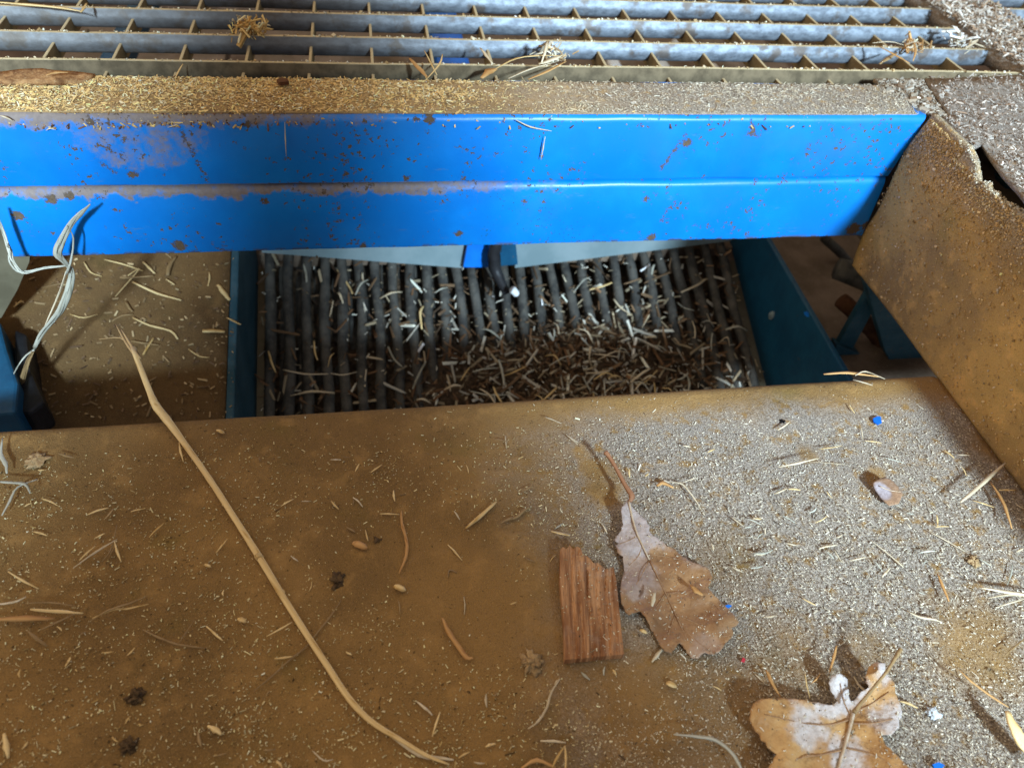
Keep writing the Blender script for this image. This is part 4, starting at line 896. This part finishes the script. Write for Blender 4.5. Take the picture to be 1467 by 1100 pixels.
l3 = C(*c4, [(625, 482), (655, 460), (690, 450), (730, 470), (775, 520), (783, 542), (762, 590), (712, 602), (670, 562), (635, 512)])
LEAF3 = mat_leaf('leaf_scrap', (.24, .13, .07), (.36, .21, .12), (.40, .35, .38), [(pz(1262, 705, .02), .008, .8)], 0)
lf3 = empty('leaf_scrap', pz(1272, 702)); tag(lf3, 'small mauve and brown leaf scrap on the grey dust', 'leaf scrap')
lift3 = lambda a, b: .018+.02*max(0, (705-b)/25)+.0*a
v, f = cdt_patch(l3, 4, leaf_fn(lift3), .003); mk('blade', v, f, LEAF3, lf3, True)
vein(C(*c4, [(660, 500), (710, 520), (772, 530)]), 2, 1.4, lift3, lf3, M_VEIN, 'midrib')
v, f = cdt_patch([(1440, 1022), (1452, 1016), (1500, 1020), (1510, 1090), (1475, 1088), (1450, 1055)], 6, lambda a, b: pz(a, b, .05+.0004*(a-1440)), .045)
v, f = tube_vf([pz(1443, 1018, .05), pz(1452, 1040, .05), pz(1468, 1066, .04), pz(1492, 1096, .03)], [.005, .012, .018, .014], 10, .35, 4, .16, rng)
tag(mk('yellow_wood_piece', v, f, M_STRAW, None, True, cols=stripes(v, 10, 'dry_straw', rng)), 'pale yellow wood piece in the bottom right corner', 'wood piece')

# ------------------------------------------------------------------ pieces on beam and grating
def ybm(a, b, l): return at_y(a, b, YB-.006-l)
def ztop(a, b, l): return at_z(a, b, -1+l)
for pts, wp, lab in [([(408, 176), (409, 200), (410, 224)], 4, 'upright thin splinter stuck to the blue beam left of centre'), ([(781, 196), (778, 212), (775, 229)], 4.5, 'upright white splinter stuck to the blue beam'), ([(739, 172), (760, 182), (790, 188)], 4, 'slanting white splinter stuck near the top of the beam'),
                     ([(0, 166), (8, 168), (18, 173)], 4, 'pale splinter at the left end of the blue beam'), ([(66, 187), (72, 184), (80, 186)], 3.5, 'tiny pale fibre on the left of the blue beam'), ([(240, 183), (250, 180), (258, 177)], 2.5, 'tiny pale fibre hanging under the sawdust edge')]:
    bit('splinter', pts, wp*1.2, M_STRAW2, .004, lab, 'splinter', onto=ybm, flat=.5)
YG = 1.93
gb = empty('grass_blade', at_y(90, 400, YG)); tag(gb, 'twisted bleached grass blade hanging in front of the beam at the left', 'grass')
def yg(a, b): return at_y(a, b, YG)
for pts, wr, mt in [([(129, 293), (112, 310), (98, 326), (88, 348), (86, 362), (94, 378), (100, 392), (98, 412), (88, 440), (72, 462), (60, 480), (48, 503)], [3, 8, 11, 13, 12, 12, 13, 12, 12, 11, 9, 7], M_GRASS),
                ([(96, 322), (104, 345), (102, 372), (97, 390)], [2, 5, 6, 4], M_GRASS), ([(96, 388), (84, 425), (64, 470)], [4, 5, 3], M_STRAW2), ([(48, 503), (38, 524), (28, 555), (16, 595)], [7, 8, 7, 3], M_STRAWB),
                ([(50, 500), (32, 518), (14, 548), (-4, 590)], [4, 5, 4, 2], M_GRASS), ([(-10, 300), (2, 335), (12, 362), (18, 372), (34, 387), (62, 385), (95, 384)], [6, 8, 8, 8, 8, 5, 5], M_GRASS), ([(10, 350), (16, 365), (14, 378)], [4, 4, 2], M_GRASS)]:
    m_ = len(pts)
    for q in range(4 if max(wr) > 7 else 2):
        ox, ph = (q-1.5)*.17, rng.uniform(0, 6)
        PP = [yg(p_[0]+wr[i]*(ox+.18*math.sin(i*1.1+ph)), p_[1]+wr[i]*.1*math.cos(i*1.3+ph))+np.array((0, .012*math.sin(i*1.3)-.004*math.cos(i*2+q*1.7), 0)) for i, p_ in enumerate(pts)]
        v, f = tube_vf(PP, [k*.20*.0019*(1.0+.35*math.sin(i*1.9+ph)) for i, k in enumerate(wr)], 6, .5, 4, .12, rng, up=(0, 1, .2))
        mk('blade_strand', v, f, mt, gb, True, cols=stripes(v, 6, mt.name, rng)*rng.uniform(.7, 1.1))
GR = [([(-10, 3), (40, 7), (90, 12), (118, 17)], 6, M_STRAW, .02, 'yellow straw lying over the top left corner of the grating'), ([(124, 5), (120, 12), (116, 18)], 5, M_STRAW, .03, 'short yellow fibre at the end of the top left straw'),
      ([(688, 69), (697, 80), (706, 92)], 6, M_STRAW2, .02, 'white chip leaning on the grating right of centre'), ([(608, 73), (618, 92), (626, 108)], 2.5, M_STRAW, .03, 'thin fibre of the tuft standing left of the white chip'), ([(634, 78), (630, 92), (612, 113)], 3, M_STRAW, .03, 'pale fibre crossing the tuft on the grating'),
      ([(587, 84), (600, 98), (612, 111)], 8, M_STRAW3, .02, 'brown flake in the tuft on the grating'), ([(710, 99), (740, 84), (775, 80), (812, 80)], 3, M_STRAW, .04, 'bent straw from the orange lump to the frayed tuft'), ([(728, 113), (760, 99), (800, 88)], 3.5, M_STRAW2, .03, 'pale straw under the frayed tuft'),
      ([(757, 114), (785, 102), (811, 88)], 5, M_STRAW3, .02, 'orange splinter right below the frayed tuft'), ([(690, 112), (700, 103), (711, 99)], 12, M_STRAW3, .012, 'orange lump at the foot of the bent straw'), ([(780, 80), (785, 60), (776, 90)], 5, M_STRAW2, .05, 'white blade at the top of the frayed tuft'),
      ([(790, 65), (800, 72), (808, 80)], 4, M_STRAW2, .05, 'frayed cream end of the tuft on the grating'), ([(772, 92), (790, 86), (806, 78)], 9, M_STRAW2, .035, 'broad cream flake of the frayed tuft'), ([(1258, 66), (1280, 78), (1303, 91)], 5, M_STRAW3, .03, 'brown twig in the clump on the right of the grating'),
      ([(1250, 62), (1275, 60), (1295, 65)], 3, M_STRAW2, .03, 'white fibre over the brown twig on the grating'), ([(1308, 58), (1312, 72), (1308, 88)], 4, M_STRAW3, .03, 'orange fibre right of the brown twig'), ([(1260, 92), (1272, 84), (1285, 76)], 7, M_STRAWB, .01, 'dull flake under the twig on the right of the grating'),
      ([(262, 92), (256, 102), (251, 113)], 2.5, M_STRAW, .01, 'thin straw touching the sawdust behind the beam at the left')]
for pts, wp, mt, lf, lab in GR:
    n = len(pts); bit('straw', pts, wp*1.5, mt, lf, lab, 'straw', onto=ztop)
# bark strip at the left behind the beam
M_BARK = mat_plain('orange_bark', (.22, .10, .04), (.48, .26, .11), 200, .85, .8, .001, fine=(500, (.6, .42, .22), .5))
v, f = cdt_patch([(-60, 104), (0, 103), (30, 99), (60, 98), (80, 101), (105, 102), (120, 104), (136, 106), (126, 111), (118, 117), (60, 116), (0, 117), (-60, 117)], 5,
                 lambda a, b: at_z(a, b, -.985+.010*noise.noise(Vector((a*.06, b*.1, 0)))+.012*math.exp(-((a-75)/18)**2)), .012)
tag(mk('bark_strip', v, f, M_BARK, None, True), 'orange brown bark strip along the left rear edge of the beam top', 'bark strip')
bit('bark_flake', [(66, 108), (80, 104), (98, 104)], 8, M_STRAW3, .04, 'bright orange flake on the bark strip', 'bark flake', onto=ztop)
v, f = cdt_patch([(396, 114), (404, 111), (412, 113), (414, 117), (400, 118)], 3, lambda a, b: at_z(a, b, -.975), .01)
tag(mk('bark_chip', v, f, M_RUST), 'small reddish bark chip on the rear edge of the beam top', 'bark chip')

# ------------------------------------------------------------------ fine sawdust (uncountable)
R = np.random.RandomState(7)
PALE = [(.68, .56, .38), (.78, .68, .52), (.50, .36, .19), (.34, .22, .10), (.10, .06, .03)]
def map_plane(px, py, fn):
    return np.array([fn(a, b) for a, b in zip(px, py)])
def inpoly(x, y, O):
    c = False; j = len(O)-1
    for i in range(len(O)):
        if (O[i][1] > y) != (O[j][1] > y) and x < (O[j][0]-O[i][0])*(y-O[i][1])/(O[j][1]-O[i][1])+O[i][0]: c = not c
        j = i
    return c
def sm(x, a, b):
    t = np.clip((x-a)/(b-a), 0, 1); return t*t*(3-2*t)
# hopper floor
N = 190000
px = R.uniform(-500, 1900, N); py = R.uniform(540, 1250, N)
P = map_plane(px, py, lambda a, b: at_z(a, b, ZP))
edge = 650+(-60)*(px-60)/1280
ok = (P[:, 0] < 1.685) & (P[:, 1] < 1.40) & (P[:, 0] > -1.85) & (P[:, 1] > .1)
cl = np.array([.5+.9*noise.noise(Vector((a*.012, b*.012, 9))) for a, b in zip(px, py)])
right = sm(px+(py-600)*-.18+120*(cl-.5), 690, 900)
dens = .15+.22*sm(cl, .45, 1.0)+.72*right*(1-.6*sm(-(py-edge), -25, 10))
dens *= 1-.85*sm(P[:, 1], 1.26, 1.36)
for bx, by, br, am in THIN_SHADE: dens *= 1-am*.8*sm(-np.hypot(px-bx, (py-by)*1.2)+40*(cl-.5), -br*1.2, -br*.4)
ok &= R.uniform(0, 1, N) < dens
P = P[ok]; rt = right[ok]; n = len(P); px2, py2 = px[ok], py[ok]
L = np.minimum(R.lognormal(0, .62, n)*.0027*(1-.05*rt), .022); Wd = np.minimum(L*.6, R.lognormal(0, .35, n)*.0016); T = Wd*.6
P[:, 2] += .002+T*.3
for i in range(n):
    a_, b_ = px2[i], py2[i]
    if 795 < a_ < 1065 and 700 < b_ < 950 and R.uniform() < .22:
        if inpoly(a_, b_, wo): P[i] = wood_fn(a_, b_)+(0, 0, .001)
        elif inpoly(a_, b_, l1): P[i] = pz(a_, b_, leaf1_lift(a_, b_)+.001)
    elif 1070 < a_ and b_ > 945 and R.uniform() < .15 and inpoly(a_, b_, l2): P[i] = pz(a_, b_, leaf2_lift(a_, b_)+.001)
c = palette(n, PALE, [4, 4, 3, 2, 1], 3)
c[:, 2] *= .8; g = c.mean(1, keepdims=True)*np.array([[1.10, 1.0, .92]]); c = c*(1-.6*rt[:, None])+g*.6*rt[:, None]  # right-hand grains greyed, also painting in the daylit side
tag(chips('floor_sawdust', P, L, Wd, T, c, M_CHIP, tilt=.3, seed=2), 'fine pale sawdust specks sprinkled over the hopper floor', 'sawdust', kind='stuff')
# beam top
N = 38000
x = R.uniform(XL, 1.70, N); y = R.uniform(YB+.012, 2.235, N)
cl = np.array([.5+.9*noise.noise(Vector((a*3, b*8, 4))) for a, b in zip(x, y)])
bare = np.exp(-((y-(2.19-.12*(x-.25)/.5))/.018)**2)*((x > .0) & (x < .75))
ok = R.uniform(0, 1, N) < (.35+.6*sm(cl, .3, .8)+.3*(x < .1))*(1-.9*bare)
x, y = x[ok], y[ok]; n = len(x); h = np.array([crust_fn((a-XL)/(1.69-XL), (b-YB-.012)/(2.232-YB-.012))[2] for a, b in zip(x, y)])
P = np.stack([x, y, h+.002], 1)
sz = np.where(x < .3, 1.0, .68)
L = R.lognormal(0, .75, n)*.0058*sz; Wd = np.minimum(L*.6, R.lognormal(0, .35, n)*.0028)*sz; T = Wd*.45; L = np.minimum(L, .035)
c = palette(n, [(.80, .56, .25), (.70, .46, .18), (.54, .36, .16), (.86, .72, .46), (.28, .17, .08)], [4, 4, 3, 2, 1.3], 5)
g = c.mean(1, keepdims=True)*np.array([[1.08, .98, .86]]); k = sm(x, .2, .8)[:, None]*.75; c = c*(1-k)+g*k*.9
tag(chips('beam_sawdust', P, L, Wd, T, c, M_CHIP, tilt=.28, seed=3), 'coarse golden sawdust shavings covering the top of the blue beam', 'sawdust', kind='stuff')
N = 2600; px = R.uniform(1245, 1362, N); py = R.uniform(112, 167, N)
ok = np.array([inpoly(a, b, ext) for a, b in zip(px, py)]); P = map_plane(px[ok], py[ok], lambda a, b: at_z(a, b, -.995)); n = len(P); L = np.minimum(R.lognormal(0, .7, n)*.005, .03)
tag(chips('lug_sawdust', P, L, L*.5, L*.35, palette(n, [(.36, .31, .25), (.28, .22, .16), (.48, .42, .35), (.16, .10, .06)], [3, 3, 2, 1.5], 15), M_CHIP, tilt=.4, seed=14), 'grey brown sawdust on the right end of the beam top', 'sawdust', kind='stuff')
# lip of the beam, small crumbs stuck on the rounding
n = 900; x = np.concatenate([R.normal(-.55, .16, 500), R.uniform(XL, 1.6, 400)]); t = R.uniform(0, 1, n)**1.5
P = np.stack([x, YB+.020-.024*t, -1.0-.035*t**2-.001], 1)
tag(chips('beam_edge_crumbs', P, R.lognormal(0, .5, n)*.009, np.full(n, .004), np.full(n, .003), palette(n, [(.62, .42, .16), (.30, .17, .09), (.14, .07, .04)], [3, 2, 2], 6), M_CHIP, up=(0, -.7, .7), seed=4), 'crumbs clinging to the upper front edge of the beam', 'sawdust', kind='stuff')
# corner sheet
N = 26000; px = R.uniform(1290, 1880, N); py = R.uniform(106, 640, N)
ok = np.array([inpoly(a, b, cpoly) for a, b in zip(px, py)]); px, py = px[ok], py[ok]
P = map_plane(px, py, corner_fn); n = len(P); P[:, 2] += .004+R.uniform(0, .006, n)
L = np.minimum(R.lognormal(0, .7, n)*.0060, .03); Wd = np.minimum(L*.6, R.lognormal(0, .3, n)*.0034)
tag(chips('corner_shavings', P, L, Wd, Wd*.6, palette(n, [(.46, .40, .34), (.34, .27, .22), (.60, .54, .48), (.22, .14, .09)], [3, 3, 1, 2], 8), M_CHIP, tilt=.6, seed=5), 'coarse grey and tan shavings on the corner sheet at the right', 'sawdust', kind='stuff')
# side sheet
n = 12000; y = R.uniform(.7, 2.0, n); z = -1.0-R.exponential(.045, n); far = R.uniform(0, 1, n) < .22; z[far] = R.uniform(-1.55, -1.0, far.sum()); z = np.clip(z, -1.555, -1.0)
P = np.array([(cheek_x(a, b)-.003, a, b) for a, b in zip(y, z)])
ok = ~((y < 1.8) & (z > -1.03)); P = P[ok]; n = len(P)
L = R.lognormal(0, .4, n)*.0034
tag(chips('side_sheet_dust', P, L, L*.7, L*.5, palette(n, [(.60, .42, .20), (.52, .34, .14), (.66, .54, .36), (.42, .26, .10)], [3, 3, 1.2, 2], 9), M_CHIP, up=(-1, 0, .1), tilt=.3, seed=6), 'fine dust grains clinging to the upright side sheet', 'dust', kind='stuff')
# rim of the torn side sheet
n = 5000; y = R.uniform(.9, 1.84, n)
P = []
for a in y:
    top = -.985-.045*min(1, max(0, (1.80-a)/.12))+.022*noise.noise(Vector((a*9, 0, 5)))+.012*noise.noise(Vector((a*37, 0, 5)))
    P.append((cheek_x(a, top)+R.uniform(-.006, .016), a, top-R.exponential(.012)+.004))
L = R.lognormal(0, .5, n)*.0030
tag(chips('torn_rim_dust', np.array(P), L, L*.6, L*.5, palette(n, [(.56, .50, .38), (.44, .34, .22), (.68, .62, .5)], [3, 3, 1.2], 10), M_CHIP, tilt=.8, seed=7), 'pale dust crusted on the torn rim of the side sheet', 'dust', kind='stuff')
# strip between the gratings and tufts on the grating
n = 9000; x = R.uniform(2.28, 2.58, n); y = R.uniform(2.27, 3.6, n); P = np.stack([x, y, -.985+R.uniform(0, .02, n)], 1); L = np.minimum(R.lognormal(0, .8, n)*.007, .06)
tag(chips('strip_shavings', P, L, np.minimum(L*.35, .006), np.minimum(L*.25, .004), palette(n, [(.6, .54, .47), (.42, .33, .25), (.3, .2, .13)], [3, 3, 2], 11), M_CHIP, tilt=.5, seed=8), 'shavings on the strip between the gratings', 'sawdust', kind='stuff')
def tuft(px, py, s, n, lab, pal, seed):
    c0 = at_z(px, py, -.985); r = np.random.RandomState(seed); P = c0+r.normal(0, 1, (n, 3))*np.array([s, s*1.2, s*.4]); L = r.lognormal(0, .5, n)*s*.9
    tag(chips('fibre_tuft', P, L, L*.14, L*.1, palette(n, pal, [1]*len(pal), seed), M_CHIP, tilt=.8, seed=seed), lab, 'fibre tuft')
tuft(358, 38, .026, 160, 'fluffy golden fibre tuft on the left of the grating', [(.72, .5, .2), (.55, .34, .12), (.8, .66, .4)], 31)
tuft(1310, 66, .022, 60, 'small frayed fibre tuft on the right of the grating', [(.45, .25, .1), (.7, .6, .45)], 32)
tuft(795, 76, .028, 50, 'frayed cream fibre tuft on the middle of the grating', [(.75, .66, .5), (.6, .42, .22)], 33)
tuft(1380, 60, .03, 60, 'pale fibre tuft at the right end of the grating', [(.7, .66, .6), (.5, .42, .3)], 34)
# grating grime
n = 2500; k = R.randint(0, 5, n); x = R.uniform(-2, 2.25, n); P = np.stack([x, np.array(ys)[k]+R.uniform(0, .014, n), -.999+R.uniform(0, .002, n)], 1); L = R.lognormal(0, .5, n)*.0032
tag(chips('grating_dust', P, L, L*.6, L*.5, palette(n, PALE, [3, 3, 3, 2, 1], 12), M_CHIP, seed=9), 'sawdust crumbs on the top edges of the grating bars', 'sawdust', kind='stuff')

# ------------------------------------------------------------------ litter on the rods and the pans
M_HEAP = mat_plain('dark_leaf_litter', (.035, .024, .015), (.13, .085, .05), 120, .95, 1, .003)
def mound(px, py):
    return .13*math.exp(-((px-815)/235)**2-((py-560)/75)**2)
def heap_top(x, y):
    return bed_z(y)-.10+.5*sag(x, y)
V, F = [], []
nx, ny = 90, 40
for j in range(ny+1):
    for i in range(nx+1):
        x = X0+(X1-X0)*i/nx; y = 1.75+1.2*j/ny
        h = .25*math.exp(-((x-.80)/.66)**2)*(1-sm(np.array(y), 2.25, 2.80))
        V.append((x, y, bed_z(y)+sag(x, y)-.085+h+.03*noise.noise(Vector((x*9, y*9, 0)))+.02*noise.noise(Vector((x*25, y*25, 0)))))
for j in range(ny):
    for i in range(nx):
        a = j*(nx+1)+i; F.append((a, a+1, a+nx+2, a+nx+1))
tag(mk('leaf_litter', V, F, M_HEAP, None, True), 'dark brown litter packed between and over the rods', 'litter', kind='stuff')
HV = np.array(V)
def litter_z(x, y):
    h = .25*math.exp(-((x-.80)/.66)**2)*float(1-sm(np.array(y), 2.25, 2.80))
    return max(bed_z(y)+sag(x, y)+.028-.03, bed_z(y)+sag(x, y)-.085+h)
n = 5200; x = np.concatenate([R.normal(.88, .40, 4200), R.uniform(X0, X1, 1500)]); y = np.concatenate([1.95+np.abs(R.normal(0, .33, 4200)), R.uniform(1.85, 2.9, 1500)])
ok = (x > X0) & (x < X1) & (y < 2.95); x, y = x[ok], y[ok]; n = len(x)
P = np.array([(a, b, litter_z(a, b)+R.uniform(-.005, .035)) for a, b in zip(x, y)]); L = np.minimum(R.lognormal(0, .75, n)*.030, .13); 
tag(chips('litter_fibres', P, L, np.clip(L*.14, .003, .012), np.clip(L*.08, .002, .006), palette(n, [(.08, .05, .03), (.18, .11, .06), (.36, .29, .19), (.66, .62, .52), (.15, .08, .04)], [3, 3, 2.3, 2.0, 2], 13), M_CHIP, tilt=.6, seed=10), 'fine brown fibres and leaf crumbs among the rods', 'litter', kind='stuff')
rng = random.Random(77)
def heap_bit(x, y, L, wd, mt, lab, grp):
    th = rng.uniform(0, math.pi); z = litter_z(x, y)+.03+rng.uniform(0, .03); t = rng.uniform(-.02, .04); bnd = rng.uniform(-.09, .09)*L
    P = [np.array((x-L/2*math.cos(th), y-L/2*math.sin(th), z)), np.array((x-bnd*math.sin(th), y+bnd*math.cos(th), z+t)), np.array((x+L/2*math.cos(th), y+L/2*math.sin(th), z+rng.uniform(-.01, .03)))]
    v, f = tube_vf(P, [wd*.6, wd, wd*.7], 5, .5, 3, .2, rng)
    tag(mk('straw_bit', v, f, mt, None, True, cols=stripes(v, 5, mt.name, rng)), lab, 'straw', grp)
for i in range(118):
    if i < 76: x, y = min(1.62, max(-.2, rng.gauss(.88, .36))), 2.0+abs(rng.gauss(0, .24))
    else: x, y = rng.uniform(X0+.05, X1-.06), rng.uniform(2.0, 2.8)
    heap_bit(x, y, rng.uniform(.05, .12)*rng.choice([1, 1, 1.6]), rng.uniform(.003, .0065), rng.choice([M_STRAW2, M_STRAW2, M_GRASS, M_GRASS, M_STRAW]), 'pale straw bit fallen among the worn grey rods', 'straw bits on the rods')
LP = [(195, 210, 372, 378, 4), (240, 372, 250, 395, 6)]
for q, wd in [([(205, 375), (222, 392)], 4), ([(183, 395), (200, 385), (165, 425)], 3), ([(172, 398), (195, 397), (220, 395)], 5), ([(190, 404), (225, 420), (260, 430)], 5), ([(312, 408), (320, 418), (329, 430)], 8), ([(290, 474), (305, 474), (322, 475)], 8),
              ([(240, 395), (243, 380), (252, 367)], 7), ([(188, 488), (210, 492), (228, 494)], 4), ([(205, 508), (212, 496), (220, 484)], 4), ([(160, 460), (175, 452), (190, 450)], 4), ([(190, 455), (215, 466), (245, 474), (255, 486)], 4), ([(120, 375), (130, 390), (146, 396)], 3),
              ([(180, 432), (186, 442), (190, 446)], 4), ([(60, 412), (90, 405), (110, 400)], 3), ([(20, 440), (30, 432), (34, 434)], 4), ([(238, 400), (246, 405), (250, 408)], 3), ([(325, 455), (335, 460), (345, 465)], 3), ([(100, 450), (120, 455), (140, 450)], 2.5), ([(270, 500), (285, 510), (300, 512)], 2.5), ([(150, 372), (175, 378), (205, 388)], 3.5), ([(300, 390), (300, 400), (298, 410)], 3)]:
    P = [at_lpan(a, b, .012) for a, b in q]
    if len(P) == 2: P = [P[0], (P[0]+P[1])/2, P[1]]
    v, f = tube_vf(P, [wd*.5*.0026*k for k in ([.7]+[1]*(len(P)-2)+[.6])], 5, .4, 3, .2, rng)
    mt = rng.choice([M_STRAW, M_STRAWB, M_STRAW])
    tag(mk('straw_bit', v, f, mt, None, True, cols=stripes(v, 5, mt.name, rng)*.8), 'dull straw bit lying on the shaded left pan', 'straw', 'straw bits on the left pan')
n = 700; px = R.uniform(20, 335, n); py = R.uniform(366, 600, n); P = map_plane(px, py, lambda a, b: at_lpan(a, b, .006)); L = np.minimum(R.lognormal(0, .7, n)*.008, .05)
tag(chips('left_pan_dust', P, L, np.minimum(L*.4, .006), np.minimum(L*.3, .004), palette(n, [(.3, .2, .1), (.15, .09, .05), (.45, .33, .18)], [3, 3, 1], 14), M_CHIP, seed=12), 'crumbs scattered on the shaded left pan', 'litter', kind='stuff')
